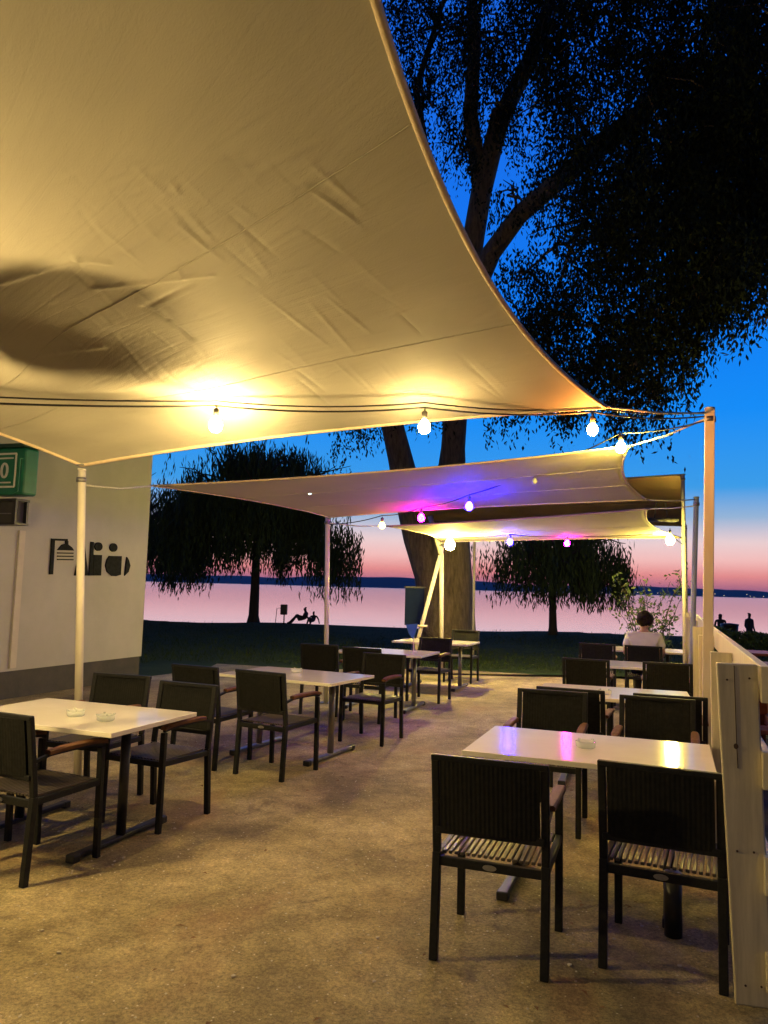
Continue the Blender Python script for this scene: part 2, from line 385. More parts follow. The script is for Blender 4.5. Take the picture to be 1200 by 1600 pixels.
def logo(polys, name='letter'):
    mb = MB()
    for p in polys: mb.prism([wallpt(*zz(*q))+nrm*.003 for q in p], nrm*.022)
    o = mb.build(name, M['ink']); o.parent = lg; return o
def circ(cx, cy, rx, ry, a0=0, a1=360, n=18): return [(cx+rx*math.cos(R(a0+(a1-a0)*i/n)), cy+ry*math.sin(R(a0+(a1-a0)*i/n))) for i in range(n if a1-a0 == 360 else n+1)]
logo([[(366,745),(480,748),(480,762),(388,760),(374,1004),(350,1004)], [(466,762),(484,762),(484,788),(510,808),(526,832),(408,828),(440,790),(466,782)]] +
     [[(410,y),(522,y+2),(520,y+10),(408,y+8)] for y in (845,868,892)], 'shower_symbol')
logo([[(588,768),(600,768),(628,1012),(604,1012),(594,960),(566,960),(556,1012),(530,1012)]])
logo([[(650,768),(668,770),(662,1012),(634,1012)]])
logo([circ(704,803,27,31), [(672,862),(727,864),(720,1012),(664,1012)]])
logo([circ(812,810,27,31), [(782,870),(870,872),(864,1006),(830,1016),(800,1014),(766,985),(754,940),(766,895)]])
logo([[(908,878),(922,900),(932,940),(920,985),(892,1012)]])
# projecting green sign with a white 0
sg = thing('projecting_sign', 'green projecting sign with a white framed 0 on the building wall', 'sign', W(UW, 7.35, 2.93), ROW)
b = MB(); b.box((.27,.1,.0), (.52,.24,.60)); b.build('sign_box', M['green'], sg, .03)
b = MB(); b.box((.27,.1,.325), (.56,.30,.05)); b.build('sign_roof', mat('dark_green', (.006,.05,.035), .4, noise=(8,(.005,.04,.03))), sg, .008)
b = MB()
for x0, z0, x1, z1 in ((.02,.22,.40,.22),(.02,-.20,.40,-.20),(.40,-.20,.40,.22),(.02,-.2,.02,.22)):
    b.bar((x0,-.028,z0), (x1,-.028,z1), .022, .012, (0,1,0))
b.build('white_border', M['white'], sg)
def ring0(cx, cz, rx, rz, t, y):
    mb = MB(); n = 24; vs = []
    for yy in (y, y-.012):
        for k in range(n):
            a = 2*math.pi*k/n; vs += [(cx+rx*math.cos(a), yy, cz+rz*math.sin(a)), (cx+(rx-t)*math.cos(a), yy, cz+(rz-t*.7)*math.sin(a))]
    fs = []
    for k in range(n):
        i, j = 2*k, 2*((k+1) % n); o = 2*n
        fs += [(i+o, j+o, j+1+o, i+1+o), (i, i+o, j+o, j), (i+1, j+1, j+1+o, i+1+o)]
    return mb.add(vs, fs)
ring0(.22, .01, .065, .10, .034, -.021).build('number', M['white'], sg)
b = MB(); b.box((.21,-.026,.165), (.28,.012,.018)); b.build('white_line', M['white'], sg)
b = MB(); b.box((.21,-.026,-.145), (.24,.012,.018)); b.build('white_line', M['white'], sg)
b = MB(); b.bar((.50,-.06,.15), (.50,-.06,-.26), .012, .012); b.bar((.50,-.06,-.26), (.40,-.06,-.30), .012, .012); b.bar((.50,-.06,.15),(.50,.0,.15),.012,.012); b.build('rim_bar', M['green'], sg)
hb = thing('wall_box', 'black lantern box on the building wall under the green sign', 'box', W(UW, 7.35, 2.42), ROW)
b = MB(); b.box((.22,.1,-.15), (.43,.22,.03)); b.box((.22,.1,.15), (.43,.22,.03))
b.box((.41,.0,0), (.05,.03,.28)); b.box((.03,.0,0), (.05,.03,.28)); b.box((.41,.18,0), (.05,.03,.28)); b.box((.03,.18,0), (.05,.03,.28)); b.build('frame', M['black'], hb)
b = MB(); b.box((.22,.10,0), (.34,.12,.26)); b.build('core', M['plinth'], hb)
b = MB(); b.box((.20,.03,-.02), (.24,.012,.012)); b.build('trim_strip', M['steel'], hb)
a0 = wallpt(28, 900); vv = a0.x*ST+a0.y*CT  # raised pale strip standing for a faint vertical band on the wall
b = MB(); b.prism([W(UW, vv-.05, .42), W(UW, vv+.05, .42), W(UW+.03, vv+.05, .42), W(UW+.03, vv-.05, .42)], (0,0,1.80))
inb(b, 'wall_band_strip', mat('pale_wall_strip', (.58,.54,.47), .85, noise=(5,(.52,.48,.42))))
# ------------------------------------------------------------------ chairs
def make_chair():
    t = thing('armchair', 'x', 'chair')
    Wd = .235
    def leg(x, front):
        mb = MB()
        if front: mb.bar((x,.235,0), (x,.225,.62), .036, .030, (0,1,0))
        else: mb.bar((x,-.262,0), (x,-.235,.44), .036, .034, (0,1,0))
        return mb
    for x in (-Wd, Wd):
        leg(x, True).build('leg', M['chairmetal'], t, .004); leg(x, False).build('leg', M['chairmetal'], t, .004)
    mb = MB()
    for x in (-Wd, Wd): mb.bar((x,-.225,.415), (x,.215,.425), .028, .036)
    mb.bar((-Wd,-.236,.405), (Wd,-.236,.405), .024, .040); mb.bar((-Wd,.226,.42), (Wd,.226,.42), .024, .036)
    mb.build('seat_frame', M['chairmetal'], t, .004)
    mb = MB(); n = 17
    for i in range(n):
        x = -.205+.41*i/(n-1)
        mb.box((x,-.004,.437), (.0165,.43,.014))
    st = mb.build('seat', M['slat'], t, .003)
    mb = MB()
    # back panel with a slight curve, ribbed on both faces
    nr = 44; vs = []; fs = []
    for i in range(nr+1):
        x = -.212+.424*i/nr; dep = (.0014 if i % 2 else 0); cy = -.012*(1-(x/.21)**2)
        for yy, sgn in ((-.013+dep, 1), (.013-dep, 1)):
            for z, ly in ((.545,-.259),(.690,-.276),(.845,-.298)):
                vs.append((x, ly+yy+cy, z))
    for i in range(nr):
        a, c = i*6, (i+1)*6
        for k in (0, 1): fs += [(a+k, c+k, c+k+1, a+k+1), (a+3+k, a+4+k, c+4+k, c+3+k)]
        fs += [(a, a+3, c+3, c), (a+2, c+2, c+5, a+5)]
    mb.add(vs, fs); bk = mb.build('backrest', M['chair'], t)
    mb = MB()
    for x in (-Wd, Wd):
        mb.bar((x,-.235,.44), (x,-.262,.66), .034, .030, (0,1,0)); mb.bar((x,-.262,.655), (x,-.292,.858), .034, .028, (0,1,0))
    mb.bar((-Wd-.017,-.294,.852), (Wd+.017,-.294,.852), .030, .026); mb.bar((-Wd,-.260,.542), (Wd,-.260,.542), .026, .03)
    mb.build('back_frame', M['chairmetal'], t, .005)
    for x in (-Wd, Wd):
        mb = MB(); s = 1 if x > 0 else -1
        pts = [(-.255,.625),(-.16,.645),(.0,.648),(.14,.645),(.235,.632)]
        for (y0,z0),(y1,z1) in zip(pts[:-1], pts[1:]): mb.bar((x+s*.008,y0,z0), (x+s*.008,y1+.002,z1), .020, .016)
        a = mb.build('arm', M['chairmetal'], t)
        mb = MB()
        pr = [(-.17,.66,.042),(-.08,.666,.050),(.06,.668,.054),(.18,.664,.054),(.245,.652,.044)]
        vs = []; fs = []
        for y, z, w in pr:
            vs += [(x+s*.008-w/2,y,z-.013),(x+s*.008+w/2,y,z-.013),(x+s*.008+w/2,y,z+.004),(x+s*.008+w/2-.008,y,z+.011),(x+s*.008-w/2+.008,y,z+.011),(x+s*.008-w/2,y,z+.004)]
        for i in range(4):
            for k in range(6): fs.append((i*6+k, i*6+(k+1) % 6, (i+1)*6+(k+1) % 6, (i+1)*6+k))
        fs += [(0,1,2,3,4,5), (29,28,27,26,25,24)]
        mb.add(vs, fs).build('armrest_pad', M['arm'], a)
    mb = MB(); n = 14
    mb.prism([(.030*math.cos(2*math.pi*k/n), -.250, .405+.012*math.sin(2*math.pi*k/n)) for k in range(n)], (0,-.004,0)); mb.build('badge', M['badge'], t)
    return t
chair0 = make_chair(); used = [False]
def chair(u, v, rot, label, group):
    o = chair0 if not used[0] else copy_tree(chair0); used[0] = True
    o.location = W(u, v, G0); o.rotation_euler = (0, 0, ROW+R(rot)); tag(o, label, 'chair', group); return o
GL, GR = 'dark armchairs along the left tables', 'dark armchairs along the fence tables'
for a in [
 (-.735,3.60,1,'dark armchair seen from behind in front, with its striped seat in full view',GR),
 (-.03,3.80,-4,'dark armchair seen from behind next to the end board of the fence',GR),
 (-.81,5.50,181,'dark ribbed armchair facing us across the nearest fence table, aisle side',GR),
 (-.10,5.53,179,'dark armchair facing us across the nearest fence table, beside the tall white pole',GR),
 (-.70,6.28,-2,'dark armchair with its back to us just behind the ribbed chair',GR),
 (-.02,6.28,2,'dark armchair with its back to us at the second fence table, fence side',GR),
 (-.87,9.02,0,'dark armchair with its back to us at the third fence table, aisle side',GR),
 (-.04,9.10,1,'dark armchair with its back to us at the third fence table, fence side',GR),
 (-1.0,11.75,3,'empty dark armchair left of the seated person in the white shirt',GR),
 (-.36,11.75,0,'dark armchair in which the person in the white shirt sits',GR),
 (-3.34,3.50,-4,'dark armchair cut by the left picture edge, nearest to us, with a brown armrest',GL),
 (-3.98,3.48,2,'dark armchair mostly out of view beyond the nearest left one',GL),
 (-3.25,4.46,176,'dark armchair facing us at the right end of the table with two ashtrays',GL),
 (-3.92,4.62,184,'dark armchair facing us across the table with two ashtrays, beside the white pole',GL),
 (-3.14,5.98,-8,'dark armchair with its back to us at the second left table, nearer the aisle',GL),
 (-3.83,6.05,-6,'dark armchair with its back to us at the second left table, nearer the building',GL),
 (-2.93,7.62,176,'dark armchair facing us across the second left table on the aisle side',GL),
 (-3.40,8.80,-3,'dark armchair with its back to us at the third left table',GL),
 (-4.06,8.98,2,'dark armchair behind the lilac lit table, nearest the slim white pole',GL),
 (-3.24,10.66,178,'dark armchair facing us across the table with the blue pennant',GL),
 (-3.40,13.10,180,'farthest dark armchair of the left row, behind a small strip of white table',GL)]: chair(*a)

# ------------------------------------------------------------------ tables
def make_table(metal):
    t = thing('table', 'x', 'table')
    mb = MB(); mb.box((0,0,.716), (1.25,.83,.028)); mb.build('tabletop', M['tabletop'], t, .004)
    mb = MB(); mb.box((0,0,.688), (.84,.05,.026)); mb.build('crossbar', M['black'], t)
    for x in (-.40, .40):
        mb = MB(); mb.tube([(x,0,.04),(x,0,.676)], .030, 14); c = mb.build('leg', metal, t)
        mb = MB(); mb.bar((x,-.39,.030), (x,.39,.030), .055, .030); mb.build('foot_bar', metal, c, .008)
        for y in (-.40, .40):
            mb = MB(); mb.box((x,y,.024), (.062,.055,.046)); mb.build('end_cap', M['black'], c, .008)
        mb = MB(); mb.box((x,0,.684), (.07,.56,.014)); mb.build('mounting_plate', M['black'], c)
    return t
tb, ts = make_table(M['black']), make_table(M['steel'])
ub, us_ = [0], [0]
def table(u, v, rot, label, steel=False):
    src, fl = (ts, us_) if steel else (tb, ub)
    o = src if not fl[0] else copy_tree(src); fl[0] = 1
    o.location = W(u, v, G0); o.rotation_euler = (0,0,ROW+R(rot)); tag(o, label, 'table', 'white topped terrace tables'); return o
table(-.42,4.49,0,'nearest white topped table on the fence side, reflecting blue and magenta lights')
table(-.47,7.02,3,'second white topped table along the fence, between back-to-back dark chairs')
table(-.45,9.95,0,'third white topped table along the fence, a white strip between two chair backs')
table(-.45,12.75,0,'white topped table in front of the seated person in the white shirt')
table(-3.55,4.00,0,'white topped table at left holding two glass ashtrays')
table(-3.36,6.72,-6,'lilac lit white topped table on steel legs, second in the left row', True)
table(-3.57,9.78,0,'white topped table with the blue pennant, third in the left row', True)
table(-3.57,12.15,0,'last white topped table of the left row before the big tree', True)

def ashtray(p, label):
    t = thing('ashtray', label, 'ashtray', p, 0, 'glass ashtrays on the tables')
    mb = MB(); mb.lathe((0,0,0), [(.0,.0),(.044,.0),(.052,.006),(.055,.034),(.048,.036),(.043,.010),(.0,.008)], 28)
    o = mb.build('dish', M['glass'], t)
    mb = MB()
    for k in range(4):
        a = k*math.pi/2+.5; mb.box((.050*math.cos(a), .050*math.sin(a), .039), (.016,.012,.008), a)
    mb.build('rim_rest', M['glass'], t, .002)
TT = G0+.7305
ashtray(gd(118,1119,TT), 'left glass ashtray of the two on the left table')
ashtray(gd(165,1126,TT), 'right glass ashtray of the two on the left table')
ashtray(gd(915,1168,TT), 'glass ashtray on the nearest table beside the fence')
ashtray(gd(463,1051,TT), 'glass ashtray on the lilac lit second left table')
ashtray(gd(945,1085,TT), 'glass ashtray on the second table along the fence')
# pennant in a white stand
p = gd(646,1019,TT); t = thing('table_pennant', 'small blue pennant on a slim white stand on the third left table', 'pennant', p, 0)
mb = MB(); mb.lathe((0,0,0), [(0,0),(.045,0),(.045,.008),(.008,.014),(.006,.36),(0,.36)], 14); mb.build('stand', M['pole'], t)
mb = MB(); mb.add([(-.11,-.03,.36),(.05,-.03,.38),(.04,.03,.36),(-.09,.03,.36),(-.07,0,.24),(-.01,-.01,.17),(.02,.01,.22)],
    [(0,1,5),(1,6,5),(1,2,6),(2,3,6),(3,4,5,6),(3,0,4),(0,5,4),(0,3,2,1)]); mb.build('pennant_cloth', M['bluecloth'], t)
# short black tube with a pale cap by the nearest fence table
p = gd(1052,1462,G0); t = thing('parasol_base_tube', 'short black parasol tube with a pale cap standing under the nearest fence table', 'tube', p)
mb = MB(); mb.lathe((0,0,0), [(0,0),(.040,0),(.040,.27),(0,.27)], 20); mb.build('tube', M['black'], t)
mb = MB(); mb.lathe((0,0,.27), [(0,0),(.042,0),(.042,.014),(.032,.020),(0,.020)], 20); mb.build('cap', M['badge'], t)

# ------------------------------------------------------------------ fence
fn = thing('wooden_fence', 'cream painted wooden fence of rails and wide boards along the right of the terrace', 'fence', W(.3,3.45,0), ROW)
def fl(u, v, z): return Vector((u-.3, v-3.45, z))
a, b_, c, d = at(1119,1036,3.17), at(1184,1039,3.14), gd(1149,1570,G0), gd(1208,1578,G0)
Mi = (Matrix.Translation(fn.location) @ Matrix.Rotation(ROW, 4, 'Z')).inverted()
mb = MB(); q = [Mi @ p for p in (c, d, b_, a)]; off = Vector((0,.045,0))
mb.prism(q, off); mb.build('end_board', M['fence'], fn, .006)
BA, BC, BD = a.copy(), c.copy(), d.copy()
def onboard(px, py):           # a point on the face of the end board
    r = ray(px, py); n = (BD-BC).cross(BA-BC); o_ = Vector((0,0,H)); t = (BC-o_).dot(n)/r.dot(n); return Mi @ (o_ + r*t)
mb = MB(); k0, cpt = [], onboard(1150,1166)
mb.prism([cpt+Vector((.009*math.cos(x), -.003, .011*math.sin(x))) for x in np.linspace(0, 2*math.pi, 13)[:-1]], (0,.006,0)); mb.build('knot', M['knot'], fn)
mb = MB(); p0, p1, p2, p3 = onboard(1147,1040), onboard(1149,1100), onboard(1151,1160), onboard(1153,1200)
for s0, s1 in ((p0,p1),(p1,p2),(p2,p3)): mb.bar(s0, s1, .0022, .003)
mb.build('crack', M['knot'], fn)
for z in (1.235, .90, .50, .14):
    mb = MB(); mb.box(fl(.352, 9.62, z+.02), (.036, 12.36, .145)); mb.build('rail', M['fence'], fn, .004)
for v in (4.9, 6.9, 8.7, 10.9, 13.0, 15.7):
    mb = MB(); mb.box(fl(.272, v, .63), (.115,.05,1.30)); mb.build('post', M['fence'], fn, .004)
for v, w in ((3.9,.14),(7.4,.12),(11.4,.12)):
    mb = MB(); mb.box(fl(.317, v, .66), (.026,w,1.22)); mb.build('picket', M['fence'], fn, .004)

# ------------------------------------------------------------------ poles
def pole(base, top, r, m, label, square=False, group='poles holding the shade sails'):
    t = thing('sail_pole', label, 'pole', base, 0, group); d = Vector(top)-Vector(base)
    mb = MB()
    if square: mb.bar((0,0,0), d, 2*r, 2*r, Vector((ST,CT,0)))
    else: mb.tube([(0,0,0), d], r, 14)
    mb.build('shaft', m, t, .004 if square else 0)
    mb = MB(); mb.tube([d, d+Vector((0,0,.015))], r*1.08, 12); mb.build('cap', m, t)
    mb = MB(); mb.tube([d-Vector((0,0,.10)), d-Vector((0,0,.06))], r*1.25, 12); mb.build('clamp', M['steel'], t)
    mb = MB(); mb.box((0,0,.006), (r*4,r*4,.012), ROW); mb.build('base_plate', M['steel'], t)
    return t
def foot(px, py, top, z=G0):         # carry the pole's line on down to the ground
    m_ = at(px, py, top.y); k_ = (top.z-z)/(top.z-m_.z); return Vector((top.x+(m_.x-top.x)*k_, top.y, z))
P1t = at(128,735,6.3); P1b = foot(123,1090,P1t); pole(P1b, P1t, .032, M['pole'], 'white round pole in front of the building wall by the left table')
P4t = at(1109,640,6.0); P4b = foot(1105,1165,P4t); pole(P4b, P4t, .037, M['pole'], 'tall cream square pole rising from the fence, nearest on the right', True)
P2t = at(512,808,10.6); P2b = foot(510,1005,P2t); pole(P2b, P2t, .032, M['pole'], 'slim white pole in front of the broad willow')
P3t = at(690,846,15.0); P3b = foot(690,1000,P3t,0); p3 = pole(P3b, P3t, .042, M['pole'], 'white pole with a slanted brace in front of the big tree trunk')
br = Vector((at(640,1040,15.0).x, 15.0, .0)); mb = MB(); mb.tube([at(688,868,15.0)-P3b, br-P3b], .042, 10); bo = mb.build('brace', M['pole'], p3)
q = at(659,978,14.94)-P3b; mb = MB(); mb.tube([q-Vector((.11,0,0)), q+Vector((.11,0,0))], .022, 8); mb.build('pin', M['pole'], bo)
mb = MB(); mb.tube([at(690,868,15.02)-P3b, at(672,806,15.02)-P3b], .05, 10); mb.build('upper_brace', M['pole'], p3)
P5t = at(1067,742,14.2); P5b = foot(1070,1030,P5t,0); pole(P5b, P5t, .035, M['pole'], 'far white corner pole under the brown canopy, beside the fence')
P6t = at(1088,778,9.6); P6b = foot(1083,965,P6t,0); pole(P6b, P6t, .032, M['bluepole'], 'blue grey round pole between the two right hand white poles')

# ------------------------------------------------------------------ shade sails
def bez(a, b, c, t): return a*(1-t)**2 + c*2*t*(1-t) + b*t*t
def sail(name, label, corners, inset, m, n=60, fn=None, ropes=(), hemw=.035, seams=2, cat='shade sail'):
    C = [np.array(c) for c in corners]; cen = sum(C)/4
    ctl = []
    for i in range(4):
        a, b = C[i], C[(i+1) % 4]; mid = (a+b)/2; ins = inset[i]
        if isinstance(ins, tuple): ctl.append(mid + np.array(ins))
        else:
            d = cen-mid; d[2] *= .4; d /= np.linalg.norm(d); ctl.append(mid + d*ins*np.linalg.norm(b-a)*2)
    e = [lambda t, i=i: bez(C[i], C[(i+1) % 4], ctl[i], t) for i in range(4)]
    P = np.zeros((n+1, n+1, 3))
    for i in range(n+1):
        for j in range(n+1):
            s, t = i/n, j/n
            c0, c1 = e[0](s), e[2](1-s); d0, d1 = e[3](1-t), e[1](t)
            P[i, j] = (1-t)*c0+t*c1+(1-s)*d0+s*d1-((1-s)*(1-t)*C[0]+s*(1-t)*C[1]+s*t*C[2]+(1-s)*t*C[3])
    if fn: P = fn(P)
    root = thing(name, label, cat, C[0])
    o0 = C[0]
    vs = (P.reshape(-1, 3)-o0).tolist(); k = n+1
    fs = [(i*k+j, (i+1)*k+j, (i+1)*k+j+1, i*k+j+1) for i in range(n) for j in range(n)]
    me = bpy.data.meshes.new('cloth'); me.from_pydata(vs, [], fs); me.polygons.foreach_set('use_smooth', [True]*len(fs)); me.materials.append(m)
    uv = me.uv_layers.new(name='UVMap'); L1 = np.linalg.norm(C[1]-C[0]); L2 = np.linalg.norm(C[3]-C[0])
    li = np.zeros(len(me.loops), dtype=np.int32); me.loops.foreach_get('vertex_index', li)
    uvs = np.stack([(li//k)/n*L1, (li % k)/n*L2], 1); uv.data.foreach_set('uv', uvs.ravel().astype(np.float32))
    o = bpy.data.objects.new('cloth', me); col.objects.link(o); o.parent = root
    sd = o.modifiers.new('thick', 'SOLIDIFY'); sd.thickness = .003; sd.offset = 0
    for E in (P[:, 0], P[n, :], P[:, n], P[0, :]):
        mb = MB(); mb.tube([Vector(p-o0) for p in E[::2]] if n % 2 == 0 else [Vector(p-o0) for p in E], hemw/3, 6); mb.build('hem', M['hem'], root)
    for q in range(seams):
        j = int(n*(q+1)/(seams+1)); mb = MB(); mb.tube([Vector(p-o0)-Vector((0,0,.002)) for p in P[::2, j]], .0035, 5); mb.build('seam', m, root)
    for ci, target in ropes:
        a = Vector(C[ci]-o0); b = Vector(target)-Vector(o0); mb = MB()
        md = (a+b)/2-Vector((0,0,.02*(b-a).length)); mb.tube([a, md, b], .008, 6); mb.build('rope', M['rope'], root)
    for ci in range(4):
        a = Vector(C[ci]-o0); mb = MB(); mb.tube([a+Vector((.035*math.cos(x), .035*math.sin(x), 0)) for x in np.linspace(0, 2*math.pi, 13)], .006, 6); mb.build('corner_ring', M['steel'], root)
    return P, root

A = at(946,636,5.6); B = at(128,727,6.2); Cc = Vector((-.45,-1.5,3.45)); Dd = W(UW+.05, 4.0, 3.5)
def crease(P, pts, w, h, shift=0):
    k = P.shape[0]; flat = P.reshape(-1, 3)
    ok = flat[:, 1] > .6
    cr, sr = math.cos(ROL), math.sin(ROL)
    z = flat[:, 2]-H; y = flat[:, 1]; x = flat[:, 0]
    cf = np.where(ok, y*math.cos(PIT)+z*math.sin(PIT), 1); cu = -y*math.sin(PIT)+z*math.cos(PIT)
    a = F*x/cf; b = F*cu/cf; X = 600+a*cr+b*sr; Y = 800+a*sr-b*cr
    best = [int(np.argmin(np.where(ok, (X-p[0])**2+(Y-p[1])**2, 1e12))) for p in pts]
    q = flat[best]
    for s in range(len(q)-1):
        A_, B_ = q[s][:2], q[s+1][:2]; d = B_-A_; L = np.linalg.norm(d)+1e-9; d = d/L
        r = flat[:, :2]-A_; t = np.clip(r@d, 0, L); dist = np.linalg.norm(r-t[:, None]*d, axis=1)
        taper = 1 if len(q) > 2 else 1
        flat[:, 2] += h*np.exp(-(dist/w)**2)*(np.sqrt(np.sin(np.pi*np.clip(t/L, .0, 1)).clip(0)) if len(q) == 2 else 1)
    return flat.reshape(P.shape)
def bulge(P, px, py, rad, h, dirv=None, rad2=None):
    k = P.shape[0]; flat = P.reshape(-1, 3); ok = flat[:, 1] > .6
    z = flat[:, 2]-H; y = flat[:, 1]; x = flat[:, 0]
    cf = np.where(ok, y*math.cos(PIT)+z*math.sin(PIT), 1); cu = -y*math.sin(PIT)+z*math.cos(PIT)
    a = F*x/cf; b = F*cu/cf; X = 600+a*math.cos(ROL)+b*math.sin(ROL); Y = 800+a*math.sin(ROL)-b*math.cos(ROL)
    c = flat[int(np.argmin(np.where(ok, (X-px)**2+(Y-py)**2, 1e12)))].copy(); r = flat[:, :2]-c[:2]
    if dirv is None: g = (r**2).sum(1)/rad**2
    else:
        dv = np.array(dirv)/np.linalg.norm(dirv); al = r@dv; ac = r@np.array([-dv[1], dv[0]]); g = (al/rad)**2+(ac/rad2)**2
    s = np.linspace(0, 1, k); fall = np.minimum(1, 6*np.minimum(s, 1-s)); Fm = np.outer(fall, fall).reshape(-1)
    flat[:, 2] += h*np.exp(-g)*Fm
    return flat.reshape(P.shape)
def shape1(P):
    P = bulge(P, 40, 560, 1.0, -.20, (1,-.12), .28)
    P = bulge(P, 80, 640, .9, .08, (1,-.1), .22)
    for pts, w, h in (([(0,440),(60,422),(120,404),(165,408)],.022,-.012), ([(150,452),(230,440),(330,430)],.018,-.006),
                      ([(225,480),(262,500),(300,528)],.018,.008), ([(270,345),(350,410)],.015,-.005), ([(400,452),(520,545)],.014,-.004),
                      ([(290,330),(340,380)],.014,-.004), ([(230,478),(310,440)],.018,.008), ([(480,470),(560,560)],.014,-.004),
                      ([(0,560),(90,548),(160,540)],.016,-.008), ([(270,282),(280,305)],.014,-.007), ([(276,415),(284,437)],.013,-.007)):
        P = crease(P, pts, w, h)
    rr = random.Random(4)
    for k in range(110):                # short tension wrinkles running between the corners
        x, y = rr.uniform(60,760), rr.uniform(230,610); a = R(rr.choice((40,42,48,-22,-28,38)))+rr.uniform(-.12,.12); L = rr.uniform(25,120)
        if x > 330+ (y-0)*.75: continue
        P = crease(P, [(x,y),(x+math.cos(a)*L, y+math.sin(a)*L)], rr.uniform(.010,.016), rr.choice((-1,1))*rr.uniform(.0014,.0042))
    return P
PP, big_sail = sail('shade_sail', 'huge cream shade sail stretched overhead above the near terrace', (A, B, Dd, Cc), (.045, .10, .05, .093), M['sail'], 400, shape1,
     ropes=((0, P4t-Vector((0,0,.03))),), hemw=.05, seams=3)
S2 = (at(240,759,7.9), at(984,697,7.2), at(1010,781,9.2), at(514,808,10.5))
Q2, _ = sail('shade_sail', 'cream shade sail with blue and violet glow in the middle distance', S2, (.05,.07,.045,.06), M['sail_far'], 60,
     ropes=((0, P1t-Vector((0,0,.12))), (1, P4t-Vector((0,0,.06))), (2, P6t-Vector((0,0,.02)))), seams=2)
S4 = (at(604,822,11.4), at(1012,795,10.2), at(1064,840,14.2), at(690,847,14.9))
Q4, _ = sail('shade_sail', 'low yellow lit shade sail, the farthest one beyond the violet lit sail', S4, (.05,.05,.045,.06), M['sail_far'], 50,
     ropes=((0, P2t-Vector((0,0,.08))), (1, P6t-Vector((0,0,.10))), (2, P5t-Vector((0,0,1.4)))), seams=1)
S5 = (at(640,768,14.6), at(1068,741,14.2), at(1071,822,19.0), at(650,812,19.0))
sail('awning', 'flat brown canopy hung behind the shade sails on the far corner pole', S5, (.0,.0,.0,.0), M['canopy'], 30, seams=3, cat='canopy')
for px_, d_ in ((1071,19.0), (742,19.0)):
    top = at(px_, 821 if px_ > 1000 else 813, d_); pole((top.x, top.y, 0), top, .035, M['pole'], 'slim rear canopy pole ' + ('at the fence end' if px_ > 1000 else 'behind the big trunk'), group='rear poles of the brown canopy')
# heater bar hanging under the canopy
c = at(1033,812,13.6); t = thing('heater_bar', 'slim dark heater bar hung beneath the brown canopy near the corner pole', 'heater', c)
mb = MB(); mb.box((0,0,0), (.60,.10,.05)); mb.build('housing', M['heater'], t, .01)
mb = MB(); mb.box((0,0,-.03), (.52,.07,.012)); mb.build('reflector', M['steel'], t)
for sx in (-.12, .12): mb = MB(); mb.bar((sx*.6,0,.32), (sx,0,.02), .014, .014); mb.build('bracket', M['heater'], t)

# ------------------------------------------------------------------ festoon lights
WARM, YEL, ORG, BLU, MAG, PIN = (1,.70,.25), (1,.76,.13), (1,.32,.05), (.0022,.0010,1), (1,.0022,.62), (1,.45,.22)
BM = {}
LB = 520
def bmat(kind):
    t = {'warm': (WARM, LB*2.2), 'warm2': (WARM, LB*.8), 'orange': (ORG, LB*1.8), 'yellow': (YEL, LB*3), 'blue': (BLU, LB*1.4), 'magenta': (MAG, LB*.4), 'dim': (ORG, LB*.10),
         'softyellow': (YEL, LB*2.4), 'out': None, 'faint': (WARM, LB*.25), 'over': (WARM, LB*6)}[kind]
    if kind not in BM: BM[kind] = bulb_mat('bulb_'+kind, *t) if t else mat('bulb_unlit', (.5,.5,.48), .2, noise=(10,(.4,.4,.38)))
    return BM[kind]
def festoon(label, pts, bulbs, sag=.05, r=.0065, double=False):
    root = thing('festoon_light', label, 'string light', pts[0], 0, 'string lights over the terrace'); o0 = Vector(pts[0])
    def line(dz, ph):
        L = []
        for a, b in zip(pts[:-1], pts[1:]):
            a, b = Vector(a), Vector(b); n = 10
            for i in range(n):
                t = i/n; L.append(a.lerp(b, t)-o0-Vector((0,0,4*sag*t*(1-t)-dz)))
        L.append(Vector(pts[-1])-o0+Vector((0,0,dz))); return L
    mb = MB(); mb.tube(line(0, 0), r, 6); mb.build('cable', M['cable'], root)
    if double: mb = MB(); mb.tube(line(.035, 1), r*.8, 6); mb.build('support_wire', M['cable'], root)
    for p, kind, lab, rad in bulbs:
        p = Vector(p)-o0
        mb = MB(); k = rad/.045
        prof = [(.0,-.052),(.022,-.049),(.037,-.035),(.0445,-.012),(.045,.004),(.038,.026),(.024,.044),(.016,.056)]
        mb.lathe(p, [(a*k, b*k) for a, b in prof], 20); bo = mb.build('bulb', bmat(kind), root); bo['label'] = lab
        mb = MB(); mb.lathe(p, [(.0,.050*k),(.0185,.050*k),(.0195,.085*k),(.021,.110*k),(.012,.118*k),(.0,.118*k)], 14)
        mb.tube([p+Vector((0,0,.112*k)), p+Vector((0,0,.135*k))], .006, 6); mb.build('socket', M['socket'], bo)
    return root
def under(px, py, gap, PP=None, lo=4.2, hi=6.4):             # a bulb hanging gap metres below the cloth on that bearing
    best = None
    PP = globals()['PP'] if PP is None else PP
    for d_ in np.linspace(lo, hi, 60):
        p_ = at(px, py, d_); q_ = PP.reshape(-1, 3); i_ = int(np.argmin((q_[:, 0]-p_.x)**2+(q_[:, 1]-p_.y)**2)); e_ = abs(q_[i_, 2]-gap-p_.z)
        if best is None or e_ < best[0]: best = (e_, d_, p_)
    print('bulb', px, best[1], best[0]); return best[2]
b0 = Vector((-3.0, 3.25, 2.2)); b1 = under(337,664,.21); b2 = under(663,667,.24); b3 = at(926,671,5.75)
up = Vector((0,0,.135))
